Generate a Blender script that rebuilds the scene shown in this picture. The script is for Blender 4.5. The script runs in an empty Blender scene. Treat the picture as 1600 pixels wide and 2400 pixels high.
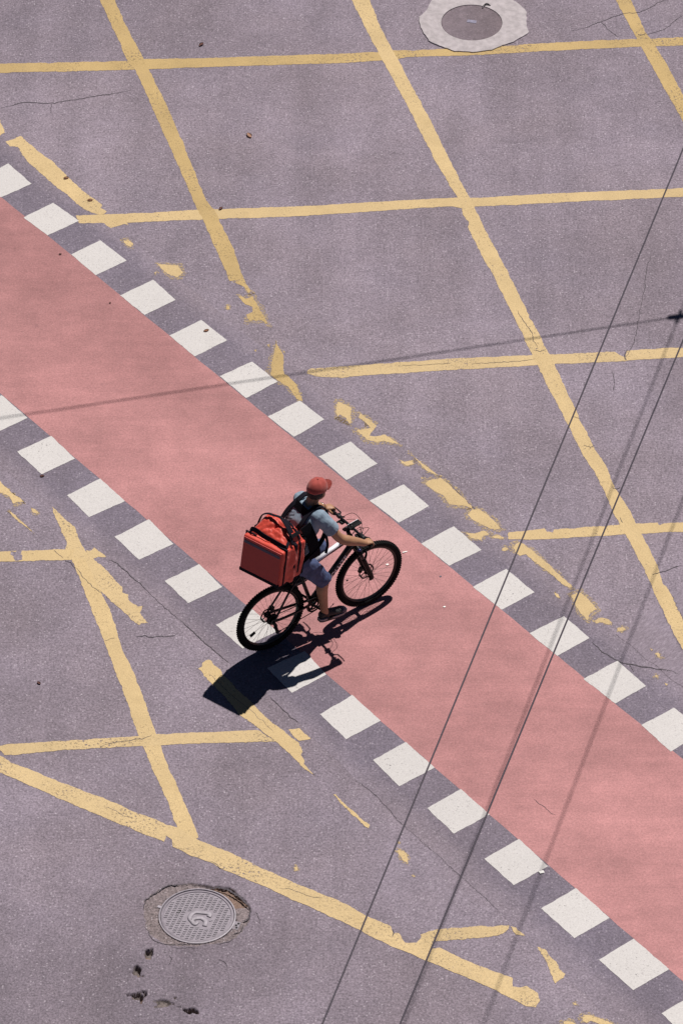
import bpy, bmesh, math, random
from mathutils import Vector, Matrix, noise
random.seed(7)
PI = math.pi
R = math.radians
scene = bpy.context.scene
COL = scene.collection
V3 = lambda *a: Vector(a)

EXPOSURE = 0.0
SHIRT_Z0, SHIRT_Z1 = .28, .50
# measured ground plan in metres (x right, y away)
LANE_N = [0.78644,0.61767]
LANE_W = 1.8224
LANE_D = 0.3083
YELLOW = {"H1":[[[-7.576,7.042],[-3.579,7.193],[-2.895,7.216],[-2.257,7.243],[-2.064,7.274],[-1.298,7.301],[0.0,7.371],[0.389,7.406],[0.55,7.429],[0.664,7.437],[0.756,7.414],[0.79,7.433],[0.985,7.453],[1.191,7.461],[1.604,7.496],[1.903,7.535],[2.755,7.613],[3.146,7.632],[3.602,7.671],[7.593,7.944],[7.584,7.814],[3.595,7.523],[2.749,7.468],[1.992,7.406],[1.349,7.34],[0.686,7.313],[0.571,7.274],[0.411,7.251],[0.0,7.205],[-1.068,7.154],[-2.002,7.097],[-2.844,7.058],[-3.572,7.031],[-7.568,6.863]]],"H2":[[[-2.684,4.594],[-2.354,4.612],[-1.914,4.637],[-1.43,4.695],[-1.143,4.702],[-0.371,4.746],[0.0,4.785],[0.996,4.876],[1.173,4.89],[1.328,4.883],[2.215,4.963],[3.477,5.047],[7.465,5.351],[7.458,5.21],[3.47,4.901],[2.432,4.829],[1.369,4.738],[1.281,4.727],[1.214,4.709],[1.192,4.72],[1.126,4.735],[1.06,4.746],[0.0,4.623],[-0.701,4.558],[-1.251,4.54],[-1.91,4.493],[-2.35,4.468],[-2.647,4.468]],[[-2.416,4.486],[-2.325,4.386],[-2.195,4.45],[-2.135,4.425],[-2.186,4.515]]],"H3":[[[-0.336,2.121],[-0.294,2.148],[0.0,2.178],[0.384,2.222],[0.533,2.239],[1.067,2.3],[1.859,2.357],[2.051,2.367],[2.672,2.408],[2.755,2.333],[2.782,2.32],[2.801,2.425],[3.355,2.476],[7.215,3.527],[7.328,2.727],[3.348,2.323],[2.795,2.269],[2.786,2.266],[2.773,2.256],[2.111,2.222],[1.705,2.178],[0.851,2.104],[0.383,2.057],[0.0,2.004],[-0.23,2.021],[-0.336,2.067]]],"H4":[[[1.573,-0.299],[1.707,-0.277],[1.914,-0.236],[1.933,-0.289],[1.994,-0.299],[2.006,-0.252],[2.264,-0.227],[2.636,-0.183],[2.987,-0.151],[3.006,-0.195],[3.049,-0.164],[3.23,-0.151],[7.155,0.62],[7.223,-0.201],[3.224,-0.289],[3.084,-0.293],[3.043,-0.293],[2.878,-0.311],[2.651,-0.33],[2.259,-0.361],[2.177,-0.371],[2.053,-0.38],[1.971,-0.39],[1.847,-0.402],[1.642,-0.399],[1.57,-0.393]],[[1.172,-0.299],[1.254,-0.315],[1.337,-0.268],[1.397,-0.324],[1.335,-0.352],[1.314,-0.402],[1.222,-0.377]],[[1.417,-0.352],[1.479,-0.34],[1.53,-0.371],[1.519,-0.39],[1.437,-0.383]]],"D1":[[[-3.691,12.181],[-2.568,8.342],[-2.387,7.749],[-2.258,7.282],[-2.149,7.07],[-1.912,6.251],[-1.692,5.505],[-1.476,4.756],[-1.393,4.504],[-1.23,3.945],[-1.114,3.526],[-0.98,3.561],[-1.067,3.987],[-1.287,4.684],[-1.378,4.847],[-1.558,5.542],[-1.729,6.176],[-1.976,6.974],[-2.075,7.282],[-2.276,7.867],[-2.41,8.342],[-3.615,12.156]],[[-1.064,3.502],[-0.98,3.572],[-0.906,3.369],[-0.923,3.328],[-0.972,3.439]],[[-1.023,3.265],[-0.991,3.279],[-0.947,3.237],[-0.883,3.289],[-0.816,3.092],[-0.716,2.824],[-0.792,2.899],[-0.921,2.896],[-0.944,2.989],[-0.88,3.03],[-0.881,3.109],[-0.957,3.154]],[[-1.14,3.12],[-1.119,3.133],[-1.101,3.099],[-1.118,3.071],[-1.14,3.085]],[[-0.643,2.55],[-0.612,2.476],[-0.573,2.367],[-0.565,2.239],[-0.575,2.155],[-0.56,2.071],[-0.506,2.01],[-0.441,1.903],[-0.415,1.787],[-0.383,1.647],[-0.436,1.687],[-0.526,1.87],[-0.612,1.954],[-0.691,2.054],[-0.679,2.273],[-0.658,2.408]],[[-0.734,2.516],[-0.702,2.53],[-0.711,2.489]],[[-0.577,2.421],[-0.552,2.415],[-0.564,2.388]],[[-0.855,2.435],[-0.834,2.442],[-0.842,2.408]]],"D2":[[[-1.046,12.173],[0.104,8.342],[0.242,7.867],[0.434,7.243],[0.744,6.251],[0.96,5.505],[1.205,4.811],[1.224,4.63],[1.287,4.486],[1.275,4.379],[1.398,3.952],[1.522,3.596],[1.582,3.369],[1.702,2.954],[1.879,2.306],[1.956,2.037],[2.169,1.34],[2.319,0.819],[2.416,0.593],[2.453,0.465],[2.49,0.337],[2.571,-0.0],[2.654,-0.252],[2.799,-0.719],[2.888,-1.027],[2.973,-1.393],[3.144,-1.964],[4.198,-5.823],[4.413,-5.344],[3.164,-1.544],[3.038,-1.073],[2.999,-1.042],[2.976,-0.873],[2.942,-0.719],[2.781,-0.158],[2.736,-0.0],[2.595,0.369],[2.524,0.689],[2.409,0.981],[2.278,1.472],[2.146,1.97],[2.05,2.34],[1.991,2.51],[1.854,2.989],[1.694,3.544],[1.573,3.952],[1.429,4.414],[1.326,4.811],[1.232,5.102],[0.945,6.101],[0.605,7.224],[0.414,7.828],[0.301,8.342],[-0.749,12.202]]],"D3":[[[1.846,12.197],[2.915,8.342],[3.0,8.025],[3.101,7.671],[3.201,7.321],[3.32,6.897],[3.531,6.176],[4.639,2.332],[4.648,2.783],[3.553,6.63],[3.421,7.127],[3.301,7.515],[3.198,7.789],[3.082,8.342],[2.058,12.209]]],"E":[[[-3.452,5.839],[-3.382,5.876],[-3.306,5.932],[-3.223,5.82],[-3.128,5.69],[-2.964,5.505],[-2.75,5.175],[-2.587,4.956],[-2.426,4.774],[-2.435,4.72],[-2.378,4.666],[-2.399,4.612],[-2.465,4.612],[-2.532,4.648],[-2.622,4.702],[-2.762,4.901],[-2.925,5.102],[-3.208,5.487],[-3.27,5.616],[-3.32,5.746],[-3.41,5.757]]],"E0":[[[-3.858,6.402],[-3.676,6.383],[-3.532,6.206],[-3.5,6.101],[-3.466,5.988],[-3.519,5.932],[-3.661,6.063]]],"M":[[[-2.21,4.2],[-2.143,4.182],[-2.093,4.122],[-2.118,4.076],[-2.163,4.122]],[[-1.831,3.796],[-1.739,3.782],[-1.63,3.772],[-1.584,3.666],[-1.637,3.589],[-1.702,3.614],[-1.758,3.666]],[[-1.871,3.656],[-1.854,3.684],[-1.84,3.649],[-1.859,3.628]],[[-0.042,1.644],[0.0,1.631],[0.032,1.598],[0.089,1.545],[0.093,1.423],[0.084,1.301],[0.032,1.4],[-0.017,1.439],[-0.042,1.4],[-0.053,1.498]],[[0.186,1.459],[0.263,1.367],[0.337,1.275],[0.294,1.17],[0.269,1.124],[0.336,1.118],[0.42,1.144],[0.482,1.079],[0.549,0.997],[0.472,1.02],[0.398,1.046],[0.335,1.026],[0.252,1.062],[0.137,1.216],[0.21,1.226],[0.28,1.242],[0.232,1.324],[0.164,1.4]],[[0.568,0.76],[0.605,0.735],[0.637,0.748],[0.679,0.76],[0.682,0.706],[0.63,0.68],[0.574,0.715]],[[0.659,0.871],[0.721,0.78],[0.834,0.641],[0.926,0.535],[0.874,0.561],[0.808,0.609],[0.73,0.722]],[[0.8,0.416],[0.842,0.458],[0.915,0.481],[0.946,0.497],[0.997,0.432],[1.119,0.257],[1.24,0.082],[1.244,0.041],[1.158,0.082],[1.013,0.114],[0.964,0.241],[0.871,0.321]],[[0.753,0.503],[0.774,0.522],[0.79,0.49],[0.765,0.465]],[[1.187,-0.038],[1.239,0.025],[1.302,0.038],[1.352,-0.019],[1.443,-0.126],[1.522,-0.246],[1.45,-0.258],[1.399,-0.236],[1.298,-0.164],[1.227,-0.107]],[[1.506,-0.527],[1.541,-0.502],[1.565,-0.533],[1.536,-0.564],[1.511,-0.558]],[[1.609,-0.517],[1.64,-0.471],[1.672,-0.44],[1.718,-0.471],[1.762,-0.517],[1.841,-0.62],[1.96,-0.781],[2.057,-0.935],[2.158,-1.073],[2.123,-1.088],[2.054,-1.027],[1.976,-0.91],[1.877,-0.796],[1.729,-0.611],[1.677,-0.632],[1.637,-0.595]],[[1.985,-1.156],[2.009,-1.174],[2.028,-1.226],[1.998,-1.204]],[[2.13,-1.195],[2.182,-1.156],[2.233,-1.149],[2.31,-1.265],[2.367,-1.387],[2.305,-1.429],[2.277,-1.532],[2.223,-1.447],[2.185,-1.363],[2.153,-1.241]],[[2.341,-1.538],[2.403,-1.508],[2.463,-1.526],[2.497,-1.568],[2.47,-1.599],[2.411,-1.568],[2.35,-1.58]],[[2.549,-1.65],[2.596,-1.623],[2.631,-1.653],[2.598,-1.689],[2.554,-1.683]],[[2.839,-1.928],[2.865,-1.94],[2.851,-1.97]],[[2.886,-1.994],[2.917,-1.988],[2.94,-2.053],[2.904,-2.047]],[[2.87,-2.276],[2.893,-2.296],[2.876,-2.32]],[[2.949,-2.394],[2.984,-2.414],[2.967,-2.432]]],"A":[[[-3.392,0.609],[-3.281,0.481],[-3.214,0.385],[-3.148,0.289],[-3.083,0.225],[-3.013,0.146],[-3.068,0.139],[-3.115,0.114],[-3.155,0.225],[-3.251,0.289],[-3.383,0.432]],[[-2.94,0.051],[-2.909,0.035],[-2.876,-0.019],[-2.917,-0.006]],[[-3.139,-0.0],[-3.069,-0.079],[-2.982,-0.189],[-2.915,-0.289],[-2.991,-0.208],[-3.089,-0.095]]],"F":[[[-2.745,0.079],[-2.69,-0.0],[-2.614,-0.101],[-2.517,-0.22],[-2.499,-0.308],[-2.481,-0.377],[-2.435,-0.502],[-2.391,-0.58],[-2.327,-0.673],[-2.241,-0.781],[-2.134,-0.935],[-2.049,-1.073],[-2.036,-1.156],[-1.984,-1.18],[-1.989,-1.247],[-1.936,-1.308],[-1.888,-1.347],[-1.838,-1.332],[-1.876,-1.438],[-1.791,-1.574],[-1.852,-1.58],[-1.871,-1.605],[-1.955,-1.508],[-2.039,-1.393],[-2.134,-1.278],[-2.229,-1.149],[-2.379,-0.935],[-2.508,-0.75],[-2.597,-0.549],[-2.591,-0.44],[-2.65,-0.252],[-2.708,-0.079]],[[-2.403,-0.549],[-2.351,-0.558],[-2.328,-0.511],[-2.29,-0.558],[-2.209,-0.651],[-2.277,-0.642],[-2.326,-0.676],[-2.379,-0.626]]],"D4":[[[-2.557,-0.626],[-2.485,-0.812],[-2.391,-1.149],[-2.277,-1.514],[-2.118,-2.083],[-1.939,-2.701],[-1.85,-3.049],[-1.828,-3.135],[-1.785,-3.25],[-1.7,-3.524],[-1.552,-3.948],[-1.488,-4.199],[-1.385,-4.504],[-1.267,-4.421],[-1.334,-4.171],[-1.437,-3.863],[-1.553,-3.524],[-1.628,-3.25],[-1.672,-3.092],[-1.737,-2.846],[-1.869,-2.379],[-2.023,-1.904],[-2.139,-1.423],[-2.228,-1.165],[-2.295,-0.996],[-2.398,-0.688]]],"H5":[[[-7.206,-0.773],[-3.211,-0.57],[-2.965,-0.558],[-2.72,-0.545],[-2.506,-0.533],[-2.53,-0.694],[-2.714,-0.694],[-2.959,-0.707],[-3.203,-0.719],[-7.198,-0.923]],[[-3.125,-0.558],[-3.067,-0.577],[-3.007,-0.552],[-3.012,-0.611],[-2.986,-0.642],[-3.017,-0.694],[-3.057,-0.701],[-3.072,-0.642],[-3.106,-0.611]]],"H6":[[[-3.099,-3.244],[-3.006,-3.21],[-2.595,-3.178],[-1.829,-3.106],[-1.672,-3.083],[-1.12,-3.049],[-0.746,-3.029],[-0.596,-3.178],[-1.118,-3.193],[-1.786,-3.236],[-2.178,-3.264],[-2.609,-3.302],[-2.96,-3.356],[-3.039,-3.359]]],"G":[[[-1.305,-2.202],[-1.275,-2.178],[-1.272,-2.151],[-1.28,-2.134],[-1.247,-2.092],[-1.221,-2.083],[-1.193,-2.095],[-1.094,-2.261],[-0.951,-2.482],[-0.769,-2.73],[-0.648,-2.904],[-0.529,-3.02],[-0.449,-3.121],[-0.39,-3.198],[-0.35,-3.307],[-0.365,-3.365],[-0.333,-3.427],[-0.345,-3.479],[-0.231,-3.626],[-0.25,-3.626],[-0.359,-3.493],[-0.467,-3.342],[-0.626,-3.135],[-0.926,-2.817],[-1.069,-2.584],[-1.212,-2.364]],[[-0.48,-3.02],[-0.43,-3.014],[-0.381,-3.006],[-0.335,-3.078],[-0.282,-3.144],[-0.331,-3.153],[-0.386,-3.17],[-0.439,-3.106]]],"T":[[[-0.078,-3.869],[-0.055,-3.863],[0.0,-3.948],[0.116,-4.101],[0.248,-4.263],[0.242,-4.305],[0.217,-4.288],[0.097,-4.129],[0.0,-3.992]]],"T2":[[[0.491,-4.586],[0.53,-4.581],[0.574,-4.627],[0.587,-4.674],[0.582,-4.74],[0.548,-4.71],[0.51,-4.647]],[[0.492,-4.459],[0.517,-4.476],[0.505,-4.493]],[[0.629,-4.893],[0.648,-4.909],[0.632,-4.923]],[[-0.418,-4.792],[-0.392,-4.783],[-0.384,-4.833],[-0.411,-4.838]]],"I":[[[-6.441,-1.193],[-3.078,-3.359],[-2.976,-3.453],[-2.755,-3.567],[-2.475,-3.736],[-2.117,-3.919],[-1.781,-4.129],[-1.447,-4.296],[-1.266,-4.454],[-0.997,-4.6],[-0.706,-4.805],[-0.417,-4.982],[0.0,-5.226],[0.247,-5.414],[0.427,-5.529],[0.445,-5.614],[0.496,-5.619],[0.549,-5.726],[0.652,-5.733],[0.691,-5.68],[0.793,-5.8],[0.85,-5.786],[1.056,-5.932],[1.224,-6.024],[1.474,-6.163],[1.472,-6.259],[1.537,-6.272],[1.594,-6.254],[1.686,-6.337],[1.702,-6.428],[1.662,-6.506],[1.588,-6.493],[1.312,-6.298],[1.052,-6.129],[0.754,-5.958],[0.378,-5.733],[0.152,-5.574],[0.0,-5.467],[-0.32,-5.266],[-0.704,-5.023],[-0.897,-4.901],[-1.052,-4.819],[-1.149,-4.737],[-1.343,-4.641],[-1.49,-4.537],[-1.502,-4.448],[-1.551,-4.393],[-1.568,-4.476],[-1.774,-4.365],[-2.07,-4.185],[-2.367,-4.018],[-2.706,-3.807],[-2.886,-3.694],[-3.068,-3.581],[-6.461,-1.463]]],"J":[[[0.691,-5.627],[0.758,-5.593],[0.834,-5.566],[1.005,-5.545],[1.176,-5.529],[1.328,-5.529],[1.461,-5.513],[1.451,-5.566],[1.364,-5.635],[1.307,-5.654],[1.136,-5.68],[0.908,-5.699],[0.814,-5.707],[0.785,-5.752],[0.746,-5.839],[0.68,-5.821],[0.704,-5.72]],[[1.47,-5.529],[1.517,-5.547],[1.6,-5.646],[1.563,-5.641],[1.515,-5.635],[1.488,-5.593]]],"K":[[[1.701,-5.778],[1.757,-5.813],[1.802,-5.884],[1.856,-5.958],[1.882,-6.05],[1.927,-6.102],[1.907,-6.155],[1.878,-6.173],[1.839,-6.22],[1.818,-6.155],[1.805,-6.102],[1.771,-5.958],[1.732,-5.866]]],"Lb":[[[1.985,-6.449],[2.015,-6.454],[2.022,-6.485],[1.992,-6.48]],[[2.07,-6.596],[2.144,-6.609],[2.199,-6.635],[2.309,-6.691],[2.345,-6.738],[2.261,-6.738],[2.215,-6.707],[2.142,-6.673],[2.089,-6.691],[2.064,-6.661]],[[1.891,-6.673],[1.956,-6.673],[2.029,-6.712],[1.972,-6.763],[1.898,-6.738]]]}
UPPER = [[[-3.716,5.209],[-3.408,5.461],[-3.155,5.12],[-3.459,4.89]],[[-3.212,4.558],[-2.924,4.803],[-2.648,4.504],[-2.957,4.261]],[[-2.709,3.952],[-2.424,4.182],[-2.149,3.853],[-2.453,3.614]],[[-2.199,3.293],[-1.875,3.544],[-1.643,3.22],[-1.946,2.982]],[[-1.695,2.659],[-1.384,2.903],[-1.125,2.585],[-1.437,2.333]],[[-1.191,2.027],[-0.875,2.252],[-0.622,1.944],[-0.927,1.694]],[[-0.712,1.413],[-0.404,1.651],[-0.164,1.367],[-0.457,1.105]],[[-0.219,0.812],[0.088,1.036],[0.344,0.706],[0.046,0.465]],[[0.269,0.162],[0.592,0.401],[0.833,0.082],[0.54,-0.158]],[[0.749,-0.458],[1.06,-0.208],[1.315,-0.549],[1.01,-0.775]],[[1.223,-1.073],[1.54,-0.818],[1.797,-1.149],[1.487,-1.393]],[[1.735,-1.719],[2.06,-1.478],[2.288,-1.785],[1.983,-2.03]],[[2.213,-2.343],[2.532,-2.095],[2.783,-2.438],[2.49,-2.672]],[[2.716,-2.962],[3.023,-2.73],[3.277,-3.054],[2.966,-3.313]]]
LOWER = [[[-3.584,1.504],[-3.299,1.737],[-3.034,1.39],[-3.294,1.193]],[[-3.112,0.883],[-2.793,1.121],[-2.554,0.78],[-2.864,0.551]],[[-2.607,0.241],[-2.3,0.487],[-2.055,0.155],[-2.388,-0.079]],[[-2.138,-0.361],[-1.82,-0.11],[-1.581,-0.464],[-1.897,-0.688]],[[-1.65,-0.99],[-1.333,-0.75],[-1.11,-1.073],[-1.424,-1.302]],[[-1.165,-1.605],[-0.848,-1.353],[-0.599,-1.693],[-0.909,-1.928]],[[-0.685,-2.195],[-0.337,-1.964],[-0.14,-2.284],[-0.453,-2.531]],[[-0.194,-2.817],[0.099,-2.561],[0.352,-2.904],[0.043,-3.15]],[[0.284,-3.422],[0.581,-3.184],[0.836,-3.521],[0.517,-3.765]],[[0.761,-4.046],[1.068,-3.801],[1.319,-4.129],[0.995,-4.371]],[[1.259,-4.69],[1.573,-4.44],[1.818,-4.783],[1.511,-5.023]],[[1.742,-5.309],[2.055,-5.058],[2.338,-5.427],[2.022,-5.675]],[[2.224,-5.937],[2.536,-5.68],[2.826,-6.05],[2.507,-6.303]],[[2.737,-6.578],[3.051,-6.335],[3.3,-6.675],[2.986,-6.918]]]
LANE = [[-18.882,24.541],[18.178,-22.645],[18.533,-26.038],[-18.537,21.14]]
STRIP = [[-18.395,24.924],[0.128,1.324],[18.666,-22.263],[17.773,-26.36],[2.327,-6.702],[1.881,-6.063],[1.517,-5.561],[1.388,-5.374],[1.241,-5.158],[1.072,-4.942],[0.903,-4.723],[0.676,-4.421],[0.504,-4.199],[0.312,-3.891],[0.117,-3.666],[-0.391,-2.933],[-0.531,-2.759],[-0.652,-2.584],[-1.036,-2.113],[-1.139,-1.994],[-1.262,-1.845],[-1.386,-1.68],[-1.489,-1.544],[-1.635,-1.363],[-1.782,-1.165],[-1.93,-0.966],[-2.057,-0.796],[-2.182,-0.704],[-2.923,0.24],[-20.717,22.885]]
CRACKS = [[0.012,[[-3.542,6.413],[-3.409,6.459],[-3.276,6.516],[-3.049,6.497],[-2.869,6.535],[-2.712,6.573],[-2.533,6.63],[-2.353,6.668],[-2.196,6.725]]],[0.006,[[-3.003,6.497],[-3.011,6.402],[-3.001,6.326]]],[0.01,[[2.416,7.781],[2.555,7.828],[2.744,7.946],[2.909,8.045],[3.027,8.104],[3.119,8.104],[3.285,8.203],[3.382,8.31],[3.476,8.342]]],[0.007,[[2.744,7.946],[2.83,7.789],[2.917,7.663]]],[0.008,[[3.206,7.71],[3.312,7.757],[3.43,7.828],[3.528,7.966],[3.621,8.064]]],[0.012,[[3.126,7.718],[3.171,7.702],[3.219,7.749]]],[0.008,[[3.102,3.948],[3.048,3.719],[3.021,3.474],[2.956,3.057],[2.884,2.612],[2.818,2.408],[2.774,2.273]]],[0.014,[[2.802,2.442],[2.777,2.357],[2.787,2.273]]],[0.008,[[1.737,3.057],[1.787,2.92],[1.868,2.714],[1.886,2.595],[1.926,2.476]]],[0.009,[[1.882,2.435],[1.946,2.415],[2.01,2.442]]],[0.007,[[1.279,2.222],[1.493,2.239],[1.707,2.256],[1.9,2.293]]],[0.006,[[0.575,2.188],[0.853,2.205],[1.066,2.222]]],[0.007,[[2.234,1.4],[2.297,1.39]]],[0.008,[[2.325,0.981],[2.387,0.948],[2.426,0.987]]],[0.012,[[2.574,0.362],[2.618,0.33],[2.653,0.362]]],[0.008,[[2.639,2.104],[2.66,1.97],[2.639,1.803]]],[0.016,[[2.31,-1.845],[2.406,-1.979],[2.522,-2.083],[2.64,-2.142],[2.798,-2.187],[2.957,-2.217],[3.089,-2.284]]],[0.008,[[2.64,-2.142],[2.662,-2.202],[2.675,-2.255]]],[0.011,[[2.904,-0.889],[2.976,-0.867],[3.059,-0.836],[3.202,-0.75]]],[0.008,[[2.63,-0.079],[2.657,-0.158]]],[0.011,[[-2.183,-0.694],[-2.12,-0.725],[-2.057,-0.796],[-1.93,-0.966],[-1.782,-1.165]]],[0.005,[[-1.782,-1.165],[-1.635,-1.363],[-1.489,-1.544]]],[0.013,[[-1.489,-1.544],[-1.386,-1.68],[-1.262,-1.845],[-1.139,-1.994],[-1.036,-2.119]]],[0.01,[[-0.652,-2.584],[-0.531,-2.759],[-0.391,-2.939]]],[0.01,[[-1.917,-1.77],[-1.827,-1.755],[-1.766,-1.773],[-1.666,-1.761],[-1.565,-1.755],[-1.515,-1.731]]],[0.011,[[-2.179,-3.25],[-2.063,-3.193],[-1.906,-3.164],[-1.828,-3.141],[-1.789,-3.135],[-1.711,-3.092]]],[0.01,[[-2.592,-0.694],[-2.539,-0.735],[-2.495,-0.818]]],[0.007,[[-2.486,-0.796],[-2.376,-0.996],[-2.228,-1.165]]],[0.005,[[-1.214,-2.261],[-1.05,-2.496],[-0.808,-2.788],[-0.608,-3.049]]],[0.006,[[-2.187,-1.815],[-2.087,-1.785]]],[0.007,[[-2.699,-0.558],[-2.613,-0.663]]],[0.006,[[0.117,-3.666],[0.312,-3.891],[0.504,-4.199],[0.676,-4.421]]],[0.005,[[0.676,-4.421],[0.903,-4.723],[1.072,-4.942],[1.241,-5.158],[1.407,-5.387]]],[0.006,[[1.713,-3.919],[1.788,-4.018],[1.901,-4.143]]],[0.006,[[-2.114,-4.032],[-2.035,-4.06],[-1.955,-4.129],[-1.877,-4.157]]],[0.007,[[-0.531,-5.064],[-0.436,-5.077],[-0.282,-5.158],[-0.168,-5.185]]],[0.008,[[-1.159,-4.723],[-1.11,-4.751],[-1.067,-4.805],[-1.032,-4.811]]],[0.012,[[0.446,-5.561],[0.455,-5.614],[0.439,-5.667]]],[0.007,[[-1.487,-5.879],[-1.467,-5.932],[-1.493,-5.997]]],[0.006,[[-1.071,-5.932],[-1.014,-5.958],[-0.984,-6.024]]],[0.014,[[-1.734,-5.323],[-1.712,-5.222],[-1.681,-5.167],[-1.618,-5.111],[-1.527,-5.025],[-1.441,-5.02],[-1.341,-5.001]]],[0.03,[[-1.153,-5.065],[-1.082,-5.055],[-1.01,-5.07],[-0.937,-5.126],[-0.894,-5.162],[-0.843,-5.232],[-0.792,-5.293]]],[0.018,[[-0.799,-5.313],[-0.794,-5.374],[-0.825,-5.454],[-0.868,-5.474]]],[0.012,[[-0.853,-5.514],[-0.874,-5.584],[-0.93,-5.629]]],[0.009,[[-1.717,-5.534],[-1.677,-5.594],[-1.653,-5.674],[-1.595,-5.724],[-1.509,-5.751],[-1.382,-5.743],[-1.29,-5.748],[-1.169,-5.733]]],[0.006,[[-1.495,-5.763],[-1.423,-5.793],[-1.324,-5.783],[-1.239,-5.803]]],[0.007,[[-1.07,-5.743],[-0.999,-5.724],[-0.929,-5.674]]],[0.007,[[-0.748,-5.343],[-0.719,-5.424],[-0.711,-5.494]]]]
MH = {"low":[-1.257,-5.4,0.335,0.342],"top":[1.376,7.914,0.318,0.321],"ring_top":[[0.962,8.322],[0.902,8.151],[0.831,8.025],[0.821,7.926],[0.851,7.789],[0.918,7.593],[1.031,7.496],[1.19,7.406],[1.373,7.387],[1.58,7.429],[1.696,7.515],[1.812,7.57],[1.907,7.671],[1.973,7.742],[1.946,7.867],[1.968,8.104],[1.902,8.231],[1.808,8.342],[1.696,8.522],[1.489,8.622],[1.303,8.622],[1.115,8.522]],"broken":[[-1.729,-5.293],[-1.722,-5.199],[-1.676,-5.158],[-1.639,-5.104],[-1.545,-5.037],[-1.469,-5.018],[-1.336,-4.996],[-1.124,-5.042],[-0.971,-5.056],[-0.874,-5.158],[-0.796,-5.293],[-0.799,-5.4],[-0.831,-5.507],[-0.868,-5.601],[-0.961,-5.694],[-1.168,-5.752],[-1.357,-5.768],[-1.566,-5.72],[-1.663,-5.627],[-1.7,-5.547],[-1.715,-5.454]],"pits":[[-1.67,-5.858,0.037,0.08],[-1.761,-6.068,0.046,0.073],[-1.746,-6.371,0.063,0.068],[-1.525,-6.454,0.082,0.057],[-1.284,-6.547,0.06,0.046]],"slot":[-1.42,-5.347],"ear":[-1.587,-5.288],"hinge":[-0.917,-5.513],"hook":[1.539,8.231],"glyph":[[[-1.158,-5.409],[-1.148,-5.374],[-1.219,-5.355],[-1.28,-5.353],[-1.31,-5.382],[-1.321,-5.424],[-1.301,-5.464],[-1.275,-5.496],[-1.254,-5.469]],[[-1.309,-5.442],[-1.268,-5.426],[-1.218,-5.426],[-1.183,-5.466],[-1.191,-5.524]]]}
LEAVES = [["leaf_brown_large",[-0.949,5.932],0.075],["leaf_red",[-1.474,7.527],0.06],["leaf_dark",[-1.221,4.702],0.05],["leaf_sq",[-1.331,2.731],0.05],["leaf_low",[-2.857,0.519],0.04],["leaf_left",[-2.765,-2.402],0.04],["leaf_dash",[-2.807,5.211],0.05],["leaf_dash2",[-2.55,4.84],0.05],["leaf_lane",[-2.818,3.952],0.028],["leaf_lane2",[-2.293,3.168],0.022]]
LITTER = [[1.76,-4.86],[0.594,-0.583],[0.429,-0.759],[0.955,-1.354],[0.925,-0.926]]
CABLES = {"A":[[-1.079,-15.0,5.329],[4.04,3.0,4.63]],"B":[[-0.324,-15.0,6.166],[4.734,3.0,4.454]],"clamp":[4.585,4.917,4.555],"span":[[-11.108,2.389,7.835],[9.622,5.745,3.545]]}
# ------------------------------------------------------------------ helpers
def link(name, me, mat=None, parent=None, smooth=False, label=None):
    o = bpy.data.objects.new(name, me)
    COL.objects.link(o)
    if mat is not None:
        if isinstance(mat, (list, tuple)):
            for m in mat:
                me.materials.append(m)
        else:
            me.materials.append(mat)
    if parent is not None:
        o.parent = parent
    if smooth:
        for p in me.polygons:
            p.use_smooth = True
    if label:
        o['label'] = label
    return o

def tag(o, label=None, cat=None, group=None, kind=None):
    if label: o['label'] = label
    if cat: o['category'] = cat
    if group: o['group'] = group
    if kind: o['kind'] = kind
    return o

def thing(name, loc, rz, label, cat, group=None):
    o = bpy.data.objects.new(name, None)
    COL.objects.link(o)
    o.location = loc
    o.rotation_euler = (0, 0, rz)
    o.empty_display_size = .2
    return tag(o, label, cat, group)

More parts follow.
